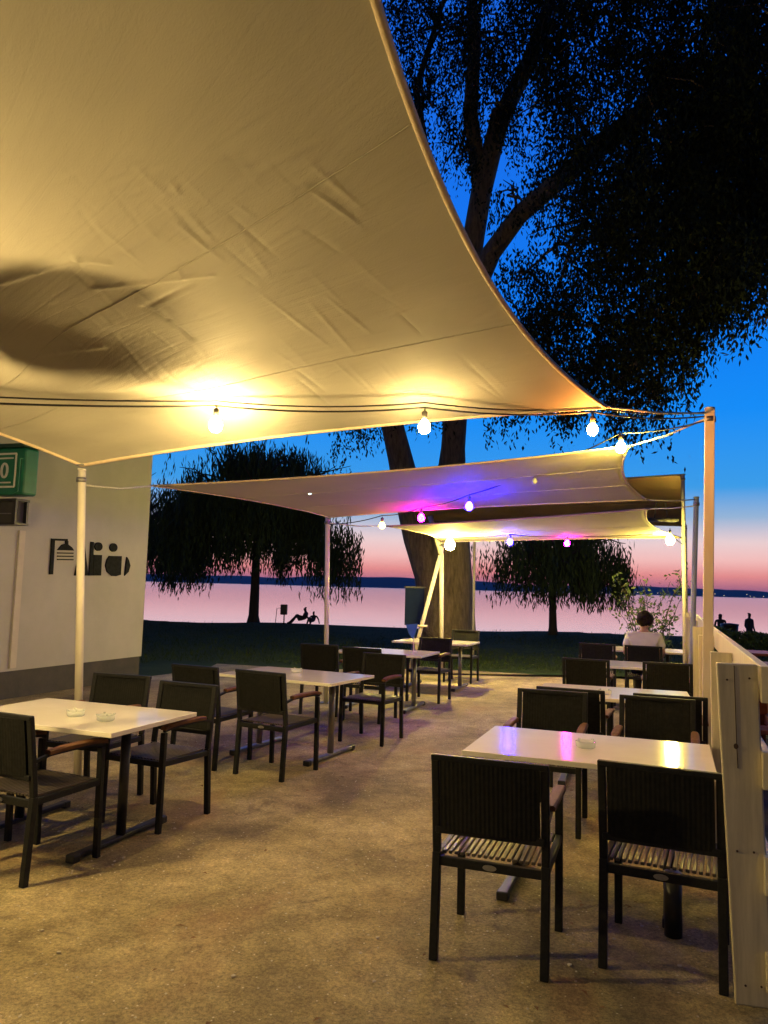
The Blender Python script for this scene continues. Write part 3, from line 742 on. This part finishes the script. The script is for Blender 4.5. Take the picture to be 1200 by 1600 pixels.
festoon('string of warm bulbs along the edge of the near overhead sail', [W(UW+.02,2.6,2.95), b0+up+Vector((0,0,.05)), b1+up, b2+up, b3+up, P4t-Vector((0,0,.05))],
  [(b0,'over','warm bulb beyond the left edge',.045), (b1,'warm','brightest warm bulb under the big sail',.045), (b2,'warm2','warm white bulb in the middle of the string',.042), (b3,'orange','pinkish orange bulb near the sail tip',.040)], .035, double=True)
b4 = at(970,699,7.0); b5 = at(835,752,8.2); b6 = under(733,791,.16,Q2,7.5,10.6); b7 = under(658,809,.13,Q2,8,10.6); b8 = at(597,821,10.3)
festoon('string of coloured bulbs running down below the violet lit sail', [P4t-Vector((0,0,.08)), b4+up, b5+up, b6+up, b7+up, b8+up, P2t-Vector((0,0,.1))],
  [(b4,'softyellow','warm yellow bulb at the upper end',.045), (b5,'out','unlit bulb',.030), (b6,'blue','blue glowing bulb',.045), (b7,'magenta','magenta bulb',.045), (b8,'dim','orange bulb',.04)], .03)
b9 = under(703,851,.16,Q4,12,14.6); b10 = under(797,847,.14,Q4,11,14.5); b11 = under(886,849,.12,Q4,11,14.5); b12 = at(1047,844,13.4)
festoon('farthest string of bulbs below the yellow lit sail', [P3t-Vector((0,0,.06)), b9+up, b10+up, b11+up, b12+up, P5t-Vector((0,0,1.3))],
  [(b9,'yellow','large yellow bulb by the braced pole',.085), (b10,'blue','blue bulb under the yellow sail',.05), (b11,'magenta','magenta bulb above the small willow',.05), (b12,'softyellow','pale yellow bulb by the corner pole',.07)], .03)
# second string crossing above and behind the camera
o1, o2, o3 = Vector((-1.7,-.1,2.5)), Vector((-.25,-.5,2.5)), Vector((1.1,-.9,2.5))
festoon('string of warm bulbs directly overhead, behind the viewer', [W(UW+.02,1,3.1), o1+up, o2+up, o3+up, Vector((2.4,-.6,3.1))],
  [(o1,'faint','overhead warm bulb',.045), (o2,'faint','overhead warm bulb',.045), (o3,'faint','overhead warm bulb',.045)], .03)
bp_ = Vector((2.4,-.6,0)); pole(bp_, Vector((2.4,-.6,3.15)), .035, M['pole'], 'white pole behind the viewer beyond the fence line')
# small green-white led clipped to the middle sail
c = at(484,770,8.65); t = thing('clip_light', 'tiny greenish white clip light under the middle sail', 'light', c)
mb = MB(); mb.lathe((0,0,0), [(0,-.022),(.018,-.014),(.022,0),(.016,.014),(0,.02)], 12); mb.build('lens', M['led'], t)
mb = MB(); mb.tube([(0,0,.015),(0,0,.06)], .008, 6); mb.build('clip', M['black'], t)

# ------------------------------------------------------------------ vegetation
def leaves_mesh(name, P, L, Wd, D, m, parent):          # P centres, L lengths, Wd widths, D directions
    n = len(P); P = np.asarray(P); D = D/np.linalg.norm(D, axis=1, keepdims=True)
    r = rng.normal(size=(n, 3)); S = np.cross(D, r); S /= np.linalg.norm(S, axis=1, keepdims=True)+1e-9
    L = L[:, None]; Wd = Wd[:, None]
    V = np.stack([P-D*L/2, P+S*Wd/2-D*L*.05, P+D*L/2, P-S*Wd/2-D*L*.05], 1).reshape(-1, 3).astype(np.float32)
    me = bpy.data.meshes.new(name); me.vertices.add(4*n); me.vertices.foreach_set('co', V.ravel())
    me.loops.add(4*n); me.loops.foreach_set('vertex_index', np.arange(4*n, dtype=np.int32))
    me.polygons.add(n); me.polygons.foreach_set('loop_start', np.arange(0, 4*n, 4, dtype=np.int32))
    me.polygons.foreach_set('loop_total', np.full(n, 4, dtype=np.int32)); me.materials.append(m); me.update(calc_edges=True)
    o = bpy.data.objects.new(name, me); col.objects.link(o); o.parent = parent; return o
def strands(starts, lens, step, ll, lw, spread=.05, sway=.12, jit=.45):
    P, D = [], []
    for s, L in zip(starts, lens):
        n = max(2, int(L/step)); t = np.arange(n)/n
        dx, dy = rng.normal(size=2)*sway*L
        x = s[0]+dx*t**1.5+rng.normal(size=n)*spread; y = s[1]+dy*t**1.5+rng.normal(size=n)*spread; z = s[2]-L*t+rng.normal(size=n)*spread*.5
        P.append(np.stack([x, y, z], 1)); d = rng.normal(size=(n, 3))*jit; d[:, 2] -= 1; D.append(d)
    P = np.concatenate(P); D = np.concatenate(D); n = len(P)
    return P, ll*rng.uniform(.6, 1.3, n), lw*rng.uniform(.6, 1.3, n), D
def limb(mb, a, b, r0, r1, wob=.15, n=7, k=9):
    a, b = Vector(a), Vector(b); L = (b-a).length; pts = []; o = Vector((0,0,0))
    for i in range(n):
        t = i/(n-1); 
        if 0 < i < n-1: o = Vector([random.gauss(0, wob*L/n) for _ in range(3)])
        else: o = Vector((0,0,0))
        pts.append(a.lerp(b, t)+o+Vector((0,0,math.sin(t*math.pi)*L*.05)))
    mb.tube(pts, [r0+(r1-r0)*i/(n-1) for i in range(n)], k)
    return pts

def willow(base, height, rad, label, low, nst, m, lean=0, seed=1, cut=None, trunk_r=.22, ll=.26, lw=.06):
    random.seed(seed)
    t = thing('willow_tree', label, 'tree', base, 0, 'trees on the lakeside lawn')
    mb = MB(); fork = Vector((lean, 0, height*.42))
    mb.tube([(0,0,-.2),(lean*.15,0,.25),(lean*.5,.05,height*.2),fork], [trunk_r*1.5,trunk_r,trunk_r*.85,trunk_r*.75], 10)
    tips = []
    for i in range(11):
        a = 2*math.pi*i/11+random.uniform(-.2,.2); q = random.uniform(.4,.85)
        e = Vector((math.cos(a)*rad*q, math.sin(a)*rad*q, height*random.uniform(.72,.93)-q*.6)); pts = limb(mb, fork, e, trunk_r*.45, .03, .25, 6, 6); tips.append(e)
        for j in range(3):
            e2 = e+Vector([random.uniform(-1,1)*rad*.3 for _ in range(2)]+[random.uniform(-.8,.5)]); limb(mb, pts[3], e2, .06, .012, .2, 5, 5)
    mb.build('trunk', m[0], t)
    S, Ls = [], []
    lob = []
    for i in range(54):
        a = random.uniform(0, 6.28); q = math.sqrt(random.uniform(.02, 1.0)); top = height*(1-.42*q**2.2)*random.uniform(.72, 1.0)
        lob.append((math.cos(a)*q*rad*.92, math.sin(a)*q*rad*.92, random.uniform(.05,.11)*rad, top, low+random.choice((0,.2,.5,.9,1.6,2.2))*random.uniform(.5,1.1)*height/7.5, random.uniform(.4,1.5)))
    wt = [l[5] for l in lob]
    for i in range(nst):
        cx, cy, lr, lz, lb, _ = random.choices(lob, wt)[0]
        if random.random() < .12: x, y, z = random.gauss(0,.45)*rad, random.gauss(0,.45)*rad, height*random.uniform(.45,.85); bottom = low+1.2
        else: x, y, z = cx+random.gauss(0, lr), cy+random.gauss(0, lr), lz+random.gauss(0,.22)-abs(random.gauss(0,.5)); bottom = lb+abs(random.gauss(0,.35))
        if math.hypot(x, y) > rad*1.08: continue
        L = min(random.uniform(.5, 3.4), max(.25, z-bottom)); S.append((x+lean, y, z)); Ls.append(L)
    P, l_, w_, D = strands(S, Ls, .12, ll, lw, .07, .06, .25)
    leaves_mesh('crown', P, l_, w_, D, m[1], t)
    return t
WM = (M['bark2'], M['willow'])
wb = gd(405,971); willow((wb.x-.25, wb.y, 0), 8.5, 4.2, 'broad dark weeping willow beside the building, hanging over the shore', .75, 3300, WM, 0, 3, ll=.34, lw=.06)
tb_ = gd(870,991); willow((tb_.x-.15, tb_.y, 0), 5.0, 3.0, 'small dark willow on the lawn right of the big trunk', .75, 1550, WM, .0, 5, trunk_r=.16, ll=.30, lw=.055)
tq = at(232,900,38); willow((tq.x-1.5, 38, -.6), 8.4, 4.6, 'dark tree behind the building corner, left of the broad willow', 1.3, 2300, WM, 0, 9, ll=.34, lw=.07)

# the big tree
bt = Vector((at(695,1000,21).x, 21, 0)); T = thing('tall_tree', 'tall tree with a thick double trunk and a dark crown hanging over the right side', 'tree', bt, 0, 'trees on the lakeside lawn')
mb = MB(); L_ = lambda px, py, d: at(px, py, d)-bt
sc_ = 21/1200
r1 = [( 694,1040,21,1.15),(700,985,21,.76),(702,900,21,.62)]
# right stem and left stem share one base
mb.tube([L_(x, y, d) for x, y, d, r in r1] + [L_(703,780,20.8), L_(708,700,20.5), L_(712,640,20.2), L_(722,520,19.8), L_(735,400,19.3), L_(752,300,19), L_(780,190,18.6), L_(830,90,18.2), L_(880,-60,18)],
        [r for *_, r in r1] + [.46,.33,.32,.31,.30,.27,.25,.20,.12], 16)
mb.tube([L_(690,1000,21.1), L_(676,900,21.1), L_(655,840,21.1), L_(640,780,21), L_(624,710,20.9), L_(612,660,20.8), L_(590,540,20.6), L_(560,400,20.4), L_(540,250,20)],
        [.60,.50,.44,.40,.34,.31,.27,.2,.12], 14)
mb.tube([L_(720,560,19.9), L_(745,450,19.2), L_(768,395,18.8), L_(812,335,18), L_(870,285,17.2), L_(940,225,16.4), L_(1010,170,15.6), L_(1090,90,15)], [.24,.25,.25,.23,.22,.24,.20,.14], 12)
mb.tube([L_(752,300,19), L_(735,180,18.6), L_(742,60,18.3), L_(730,-90,18)], [.22,.20,.17,.10], 10)
mb.tube([L_(690,360,19.4), L_(650,140,19.2), L_(690,10,19), L_(720,-60,19)], [.05,.10,.07,.04], 8)
def hub(px, py, d): return L_(px, py, d)
blobs = [ # px, py, dist, spread radius (m), number, min len, max len
 (1120,60,15,2.1,560,.8,2.2),(980,70,15.6,1.6,360,.7,1.8),(1180,250,14.5,1.6,430,.9,2.2),(1060,270,15,1.6,430,.8,2.0),(880,30,16.5,1.3,230,.7,1.8),
 (1130,420,14.3,1.1,300,.8,1.6),(1010,400,15,1.15,260,.8,1.7),(900,400,16,1.0,150,.6,1.5),(780,80,17.5,1.3,260,.7,1.8),(690,70,18.5,1.3,230,.6,1.5),(640,20,18.8,1.0,120,.5,1.3),
 (665,180,18.8,.9,130,.5,1.2),(860,180,16.8,.9,110,.6,1.4),(940,330,16,.9,110,.6,1.4),(860,520,16.3,.75,90,.8,1.7),(930,540,15.8,.8,110,.8,1.7),
 (1020,520,15,.75,130,.8,1.5),(1090,500,14.6,.6,110,.6,1.3),(820,455,17,.55,46,.5,1.2),(1180,420,14.2,.55,80,.4,1.0),(800,330,17.8,.6,40,.5,1.1),
 (720,260,18.6,.8,100,.5,1.0),(770,200,18,.8,90,.5,1.2),(1000,590,15,.55,60,.3,.9),(850,620,16.2,.5,46,.5,.95),(1260,150,14,2.2,380,.8,2.2),(1330,350,13.6,1.6,160,.8,1.8),
 (1000,-200,16,2.5,330,.8,2.2),(760,-180,18,2.2,200,.8,2),(580,560,20.4,1.4,130,.6,1.6),(560,670,20.6,1.0,60,.5,1.1),(650,640,20.2,.8,55,.5,1.1),(520,350,20,1.9,150,.6,1.8),(1200,520,14.5,.25,14,.2,.6),
 (800,640,16.6,.4,40,.5,1.0),(890,665,16,.45,60,.4,.8),(960,670,15.6,.45,70,.4,.8),(1030,655,15.2,.4,60,.4,.8),(830,560,16.4,.5,70,.8,1.5),(905,600,16,.55,80,.7,1.3),(980,610,15.4,.5,80,.5,1.0),(1050,570,15,.5,90,.6,1.2),(1100,200,15,2.2,500,.8,2),(1150,0,14.5,2.2,420,.8,2),(930,250,16.4,1.0,120,.7,1.5),(1080,400,15,1.2,260,.7,1.6)]
S, Ls = [], []
for px, py, d, rad, n, l0, l1 in blobs:
    c = hub(px, py-30, d)
    nodes = [L_(752,300,19), L_(735,180,18.6), L_(742,60,18.3), L_(780,190,18.6), L_(830,90,18.2), L_(880,-60,18), L_(812,335,18), L_(870,285,17.2), L_(940,225,16.4), L_(1010,170,15.6), L_(1090,90,15), L_(590,540,20.6), L_(560,400,20.4), L_(650,140,19.2), L_(722,520,19.8)]
    hubs = globals().setdefault('hub_list', nodes[:]); src = min(hubs, key=lambda q_: (q_-c).length + (1.2 if q_.z < c.z-3 else 0)); hubs.append(c.copy())
    limb(mb, src, c, .075 if (src-c).length > 2.5 else .05, .022, .22, 8, 6)
    for j in range(5): limb(mb, c+Vector([random.uniform(-.3,.3)*rad for _ in range(3)]), c+Vector([random.uniform(-1,1)*rad for _ in range(3)]), .035, .008, .2, 5, 5)
    for j in range(int(n*1.3)):
        # strands in tufts, so that the sky shows between them
        if j % 11 == 0: tuft = Vector([random.gauss(0, .60)*rad for _ in range(3)])
        p = c+tuft+Vector([random.gauss(0,.17) for _ in range(3)]); p.z += .25
        S.append(tuple(p)); Ls.append(random.uniform(l0, l1))
mb.build('trunk', M['bark'], T)
P, l_, w_, D = strands(S, Ls, .066, .13, .052, .09, .10)
leaves_mesh('crown', P, l_, w_, D, M['leaf'], T)
print('leaves', len(P))

# shrub by the fence end
sb = at(1015,1000,15.4); sh = thing('shrub', 'loose leafy shrub behind the seated person near the fence end', 'shrub', (sb.x, 15.4, 0))
mb = MB(); SP = []
for i in range(22):
    a = random.uniform(0, 6.28); rr = random.uniform(.2,.75); hgt = random.uniform(1.0,2.15)
    e = Vector((math.cos(a)*rr, math.sin(a)*rr*.7, hgt)); pts = limb(mb, (random.uniform(-.1,.1), random.uniform(-.1,.1), 0), e, .014, .004, .2, 7, 5)
    for p in pts[2:]:
        for j in range(9): SP.append(p+Vector([random.gauss(0,.09) for _ in range(3)]))
mb.build('stems', M['bark2'], sh)
n = len(SP); leaves_mesh('leaves', np.array([tuple(p) for p in SP]), rng.uniform(.07,.13,n), rng.uniform(.03,.055,n), rng.normal(size=(n,3))+np.array([0,0,-.4]), M['shrub'], sh)

# grass tufts along the terrace edge and across the lawn
n = 42000; gx = rng.uniform(-14, 16, n); gy = 15.0+np.abs(rng.normal(size=n))*6.5; keep = gy < 31; gx, gy = gx[keep], gy[keep]; n = len(gx)
uu = gx*CT-gy*ST; kk = (gy > 15.6) | (gx < -4.5); kk &= ~((uu > .3) & (gy < 16.5)) ; gx, gy = gx[kk], gy[kk]; n = len(gx)
gl = rng.uniform(.05,.13,n); Gp = np.stack([gx, gy, gl*.4], 1)
g = leaves_mesh('grass', Gp, gl, rng.uniform(.008,.02,n), rng.normal(size=(n,3))*.35+np.array([0,0,1.]), M['grass'], None); tag(g, 'short dark grass of the lakeside lawn', 'grass', kind='stuff')

# ------------------------------------------------------------------ leaf litter and chips on the terrace
mb = MB(); mc = MB()
for i in range(1900):
    v_ = 1.6+11*random.random()**1.7; u_ = random.uniform(-5, .2); p = W(u_, v_, G0+.004); s = random.choice((1,1,1,1,1.8))*random.uniform(.0025,.0065); a = random.uniform(0, 6.28)
    q = [(math.cos(a+k)*s*random.uniform(.6,1.2), math.sin(a+k)*s*random.uniform(.6,1.2)) for k in (0,1.2,2.5,3.7,5)]
    mc.prism([p+Vector((x,y,0)) for x, y in q], (0,0,s*.5))
for i in range(120):
    p = W(random.uniform(-4.5,.2), random.uniform(2,9), G0+.006) if i > 10 else gd(random.uniform(800,1000), random.uniform(1390,1420), G0+.006); s = random.uniform(.010,.026); a = random.uniform(0, 6.28)
    u1 = Vector((math.cos(a), math.sin(a), 0)); u2 = Vector((-math.sin(a), math.cos(a), 0)); hh = Vector((0,0,s*.35))
    mb.add([p-u1*s, p+u2*s*.45+hh, p+u1*s, p-u2*s*.45+hh*.6, p+hh*.2], [(0,4,1),(1,4,2),(2,4,3),(3,4,0)])
tag(mb.build('leaf_litter', M['litter']), 'scattered dry leaves on the sandy terrace', 'leaves', kind='stuff')
tag(mc.build('stone_chips', M['pebble']), 'scattered pale stone chips on the sandy terrace', 'chips', kind='stuff')

# ------------------------------------------------------------------ people
def skin_body(name, joints, edges, m, parent, sub=2):
    me = bpy.data.meshes.new(name); me.from_pydata([j[0] for j in joints], edges, []); me.materials.append(m)
    o = bpy.data.objects.new(name, me); col.objects.link(o); o.parent = parent
    o.modifiers.new('skin', 'SKIN'); me.skin_vertices[0].data[0].use_root = True
    for i, j in enumerate(joints): me.skin_vertices[0].data[i].radius = j[1] if isinstance(j[1], tuple) else (j[1], j[1])
    o.modifiers['skin'].use_smooth_shade = True
    s = o.modifiers.new('sub', 'SUBSURF'); s.levels = sub; s.render_levels = sub
    return o
# seated person in a white shirt
pc = W(-.36, 11.75, G0)
pr = thing('person', 'dark haired person in a white shirt sitting with their back to us', 'person', pc, ROW)
z0 = .46
J = [((0,-.06,z0+.08),(.16,.12)), ((0,-.08,z0+.30),(.145,.11)), ((0,-.06,z0+.48),(.17,.11)), ((0,-.04,z0+.585),(.07,.065)), ((0,-.01,z0+.645),.056), ((.01,.01,z0+.70),(.082,.095)), ((.015,.015,z0+.785),(.078,.094)),
     ((-.185,-.05,z0+.52),.062), ((-.25,-.01,z0+.28),.048), ((-.19,.22,z0+.22),.036), ((-.15,.30,z0+.235),.026),
     ((.185,-.05,z0+.52),.062), ((.25,-.01,z0+.28),.048), ((.19,.22,z0+.22),.036), ((.15,.30,z0+.235),.026),
     ((-.10,.12,z0+.06),.082), ((-.11,.40,z0+.05),.062), ((-.11,.42,z0-.20),.05), ((-.11,.40,.05),.036), ((-.11,.53,.035),.034),
     ((.10,.12,z0+.06),.082), ((.11,.40,z0+.05),.062), ((.11,.42,z0-.20),.05), ((.11,.40,.05),.036), ((.11,.53,.035),.034)]
E = [(0,1),(1,2),(2,3),(3,4),(4,5),(5,6),(2,7),(7,8),(8,9),(9,10),(2,11),(11,12),(12,13),(13,14),(0,15),(15,16),(16,17),(17,18),(18,19),(0,20),(20,21),(21,22),(22,23),(23,24)]
skin_body('body', J, E, M['skin'], pr)
JS = [((0,-.06,z0+.07),(.185,.145)), ((0,-.08,z0+.30),(.17,.13)), ((0,-.06,z0+.48),(.19,.125)), ((0,-.045,z0+.575),(.10,.085)), ((-.19,-.05,z0+.52),.085), ((-.245,-.02,z0+.34),.068), ((.19,-.05,z0+.52),.085), ((.245,-.02,z0+.34),.068)]
skin_body('shirt', JS, [(0,1),(1,2),(2,3),(2,4),(4,5),(2,6),(6,7)], M['shirt'], pr)
JT = [((0,-.04,z0+.06),(.175,.13)), ((-.10,.12,z0+.06),.098), ((-.11,.41,z0+.05),.078), ((-.11,.42,z0-.20),.066), ((-.11,.40,.12),.055), ((.10,.12,z0+.06),.098), ((.11,.41,z0+.05),.078), ((.11,.42,z0-.20),.066), ((.11,.40,.12),.055)]
skin_body('trousers', JT, [(0,1),(1,2),(2,3),(3,4),(0,5),(5,6),(6,7),(7,8)], M['cloth'], pr)
mb = MB(); vs = []; nn, mm = 22, 14
for i in range(mm+1):
    th = math.pi*i/mm*.80
    for k in range(nn):
        a = 2*math.pi*k/nn; rr = 1+.07*math.sin(a*3+i)+.05*random.uniform(-1,1)
        low = 1 if math.sin(a) < .35 else .72
        x, y, z = .116*math.sin(th)*math.cos(a)*rr, .130*math.sin(th)*math.sin(a)*rr-.006, .105*math.cos(th*low if i else 0)*rr
        vs.append((x+.012, y+.01, z*1.12+z0+.765))
mb.add(vs, [(i*nn+k, i*nn+(k+1) % nn, (i+1)*nn+(k+1) % nn, (i+1)*nn+k) for i in range(mm) for k in range(nn)], True); mb.build('hair', M['hair'], pr)
for sx in (-1, 1):
    mb = MB(); mb.lathe((sx*.105+.012, .03, z0+.735), [(.002,-.03),(.014,-.018),(.018,.006),(.010,.026),(.002,.03)], 10); mb.build('ear', M['skin'], pr)

def standing(loc, rz, label, hgt=1.72, arm='down', longhair=False):
    t = thing('person', label, 'person', loc, rz, 'people by the shore'); s = hgt/1.72
    J = [((0,0,.93),(.14,.10)), ((0,0,1.15),(.13,.095)), ((0,0,1.36),(.15,.09)), ((0,0,1.46),.055), ((0,.01,1.52),.05), ((0,.02,1.58),(.065,.078)), ((0,.02,1.66),(.06,.072)),
         ((-.19,0,1.39),.055), ((-.23,0,1.12),.042), ((-.22,.10,.88) if arm == 'down' else (-.12,.22,1.22),.032), ((-.21,.12,.80) if arm == 'down' else (-.04,.28,1.27),.03),
         ((.19,0,1.39),.055), ((.24,-.01,1.12),.042), ((.20,.12,.95) if arm == 'down' else (.12,.22,1.20),.032), ((.19,.15,.88) if arm == 'down' else (.04,.28,1.25),.03),
         ((-.09,0,.86),.088), ((-.10,.02,.48),.06), ((-.10,0,.08),.042), ((-.11,.13,.04),.04), ((.09,0,.86),.088), ((.11,.0,.48),.06), ((.12,-.02,.08),.042), ((.13,.11,.04),.04)]
    E = [(0,1),(1,2),(2,3),(3,4),(4,5),(5,6),(2,7),(7,8),(8,9),(9,10),(2,11),(11,12),(12,13),(13,14),(0,15),(15,16),(16,17),(17,18),(0,19),(19,20),(20,21),(21,22)]
    skin_body('body', [(tuple(c*s for c in j[0]), tuple(c*s for c in j[1]) if isinstance(j[1], tuple) else j[1]*s) for j in J], E, M['cloth'], t)
    hj = [((0,.01*s,1.685*s),.080*s), ((0,-.010*s,1.62*s),.085*s)] + ([((0,-.06*s,1.46*s),.08*s), ((0,-.07*s,1.36*s),.05*s)] if longhair else [])
    skin_body('hair', hj, [(i, i+1) for i in range(len(hj)-1)], M['hair'], t); return t
pa = at(1126,985,34.5); standing((pa.x, 34.5, -.86), R(170), 'silhouetted person with long hair standing by the shore, left of the pair', 1.72, 'down', True)
pb_ = at(1171,985,34.5); standing((pb_.x, 34.5, -.86), R(205), 'silhouetted person with short hair standing by the shore, right of the pair', 1.80, 'down')
def sitting(loc, rz, label, s=1.0):
    t = thing('person', label, 'person', loc, rz, 'people by the shore')
    J = [((0,0,.10),(.15,.12)), ((0,-.10,.30),(.13,.10)), ((0,-.12,.50),(.15,.09)), ((0,-.09,.60),.05), ((0,-.06,.70),(.07,.08)), ((0,-.05,.78),(.065,.07)),
         ((-.19,-.12,.52),.055), ((-.24,-.30,.30),.04), ((-.24,-.42,.06),.032), ((.19,-.12,.52),.055), ((.24,.06,.36),.04), ((.14,.28,.42),.03),
         ((-.10,.30,.40),.075), ((-.11,.62,.10),.05), ((-.11,.76,.05),.04), ((.10,.34,.46),.075), ((.11,.60,.08),.05), ((.11,.74,.05),.04)]
    E = [(0,1),(1,2),(2,3),(3,4),(4,5),(2,6),(6,7),(7,8),(2,9),(9,10),(10,11),(0,12),(12,13),(13,14),(0,15),(15,16),(16,17)]
    skin_body('body', [(tuple(c*s for c in j[0]), tuple(c*s for c in j[1]) if isinstance(j[1], tuple) else j[1]*s) for j in J], E, M['cloth'], t)
    skin_body('hair', [((0,-.07*s,.82*s),.072*s), ((0,-.10*s,.74*s),.075*s)], [(0,1)], M['hair'], t)
pd = at(474,970,30.5); sitting((pd.x, 30.5, lawn_z(pd.x,30.5)), R(80), 'silhouetted person sitting on the lawn edge with knees raised', .85)
pe = at(489,970,30.5); sitting((pe.x, 30.5, lawn_z(pe.x,30.5)), R(160), 'small silhouetted person sitting upright beside the reclining one', .65)
pf = at(447,970,30.5); t = thing('litter_bin', 'dark box on a thin post beside the willow trunk on the shore', 'bin', (pf.x-.1, 30.5, lawn_z(pf.x,30.5)))
mb = MB(); mb.box((0,0,.58), (.26,.22,.40)); mb.build('box', M['black'], t, .02)
mb = MB(); mb.tube([(.0,.12,0),(.0,.12,.5)], .025, 8); mb.build('post', M['black'], t)
mb = MB(); mb.tube([(-.32,0,0),(-.28,0,.62),(-.12,0,.64)], .014, 6); mb.build('hoop', M['black'], t)
pg = at(1140,985,32); t = thing('bin', 'dark waste bin between the two standing silhouettes', 'bin', (pg.x, 32, -.4))
mb = MB(); mb.lathe((0,0,0), [(0,0),(.28,0),(.34,.80),(.36,.82),(.36,.88),(0,.92)], 16); mb.build('body', M['black'], t)
mb = MB(); mb.box((0,-.3,.6), (.3,.03,.2)); mb.build('slot', M['plinth'], t)
# navy board behind the braced pole
pn = at(647,976,16.5); t = thing('notice_board', 'plain navy notice board on a post left of the big trunk', 'notice board', (pn.x, 16.5, 0), 0)
zt = at(647,919,16.5).z; zb = at(647,977,16.5).z
mb = MB(); mb.box((0,0,(zt+zb)/2), (.41,.05,zt-zb)); mb.build('panel', M['navy'], t, .01)
mb = MB(); mb.tube([(0,.05,0),(0,.05,zb+.2)], .03, 8); mb.build('post', M['black'], t)
mb = MB(); mb.box((0,0,zt+.02), (.45,.07,.03)); mb.build('top_trim', M['black'], t)

# picnic tables outside the fence
def picnic(u, v, rot, label):
    t = thing('picnic_table', label, 'picnic table', W(u, v, .014), ROW+R(rot), 'red brown picnic tables outside the fence')
    mb = MB()
    for k in range(5): mb.box((0,-.30+.15*k,.75), (1.8,.138,.04))
    mb.build('tabletop', M['redwood'], t, .006)
    for y in (-.68,.68):
        mb = MB(); mb.box((0,y-.07,.45), (1.8,.13,.04)); mb.box((0,y+.07,.45), (1.8,.13,.04)); mb.build('bench_seat', M['redwood'], t, .006)
    for x in (-.65,.65):
        mb = MB(); mb.bar((x,-.62,0), (x,-.24,.73), .045, .09, (1,0,0)); mb.bar((x,.62,0), (x,.24,.73), .045, .09, (1,0,0)); mb.bar((x+.04,-.74,.40), (x+.04,.74,.40), .04, .09, (0,0,1)); mb.build('leg_frame', M['redwood'], t)
picnic(1.50,8.2,2,'nearer red brown picnic table outside the fence')
picnic(1.52,10.7,-2,'middle red brown picnic table outside the fence')
picnic(1.60,13.0,3,'farther red brown picnic table outside the fence')

# low dark hedge on the bank outside the fence
hb0 = at(1165,1000,20.5); t = thing('hedge', 'low dark hedge on the bank beyond the fence, below the standing silhouettes', 'hedge', (hb0.x+1.2, 20.5, 0))
n = 15000; hx = rng.uniform(-2.3, 3.5, n); hy = rng.normal(size=n)*.28; hh = .70+.08*np.sin(hx*2.3)+.06*np.sin(hx*5.1)
hzv = hh*np.sqrt(rng.uniform(0, 1, n)); leaves_mesh('leaves', np.stack([hx, hy, hzv], 1), rng.uniform(.06,.11,n), rng.uniform(.03,.05,n), rng.normal(size=(n,3)), M['willow'], t)
mb = MB()
for k in range(24):
    x = -2.2+k*.24; mb.tube([(x,0,0),(x+random.uniform(-.05,.05),random.uniform(-.08,.08),.35),(x+random.uniform(-.12,.12),random.uniform(-.1,.1),.68)], [.02,.014,.006], 5)
mb.build('stems', M['bark2'], t)
# screws and knots in the end board
for i, (x, y) in enumerate(((1136,1062),(1171,1060),(1152,1330),(1178,1332),(1165,1540),(1190,1542))):
    cpt = onboard(x, y); mb = MB(); mb.prism([cpt+Vector((.0045*math.cos(a), -.002, .0045*math.sin(a))) for a in np.linspace(0, 2*math.pi, 9)[:-1]], (0,.004,0)); mb.build('screw', M['knot'], fn)

# unseen disc on a stand, added to cast the oval shade on the sail
blocker_pos = Vector((-2.56, 3.70, G0)); t = thing('sail_shade_blocker', 'unseen round disc on a stand, added left of the nearest left table to shade the sail', 'heater', blocker_pos)
mb = MB(); mb.lathe((0,0,0), [(0,0),(.20,0),(.20,.03),(.03,.06),(.025,.10),(.022,2.30),(0,2.30)], 20); mb.build('pole', M['black'], t)
mb = MB(); mb.lathe((0,0,2.22), [(.0,0),(.07,0),(.08,.22),(.0,.24)], 18); mb.build('blocker_neck', M['steel'], t)
mb = MB(); mb.lathe((0,0,2.50), [(.285,0),(.28,.015),(.14,.07),(0,.085)], 28); mb.build('reflector', M['steel'], t)  # added disc that blocks the left bulb's light from the near sail

# the evening air over the lake
hm = bpy.data.materials.new('haze_air'); hm.use_nodes = True; hn = hm.node_tree; hn.nodes.clear()
ho = hn.nodes.new('ShaderNodeOutputMaterial'); hv = hn.nodes.new('ShaderNodeVolumePrincipled')
hv.inputs['Density'].default_value = .00005; hv.inputs['Color'].default_value = (.92,.86,.9,1)
hn.links.new(hv.outputs[0], ho.inputs['Volume'])
hb_ = MB(); hb_.box((0,4500,53), (19000,9600,114)); ho_ = hb_.build('haze', hm); tag(ho_, 'thin dusk haze over the lake', 'haze', kind='stuff')
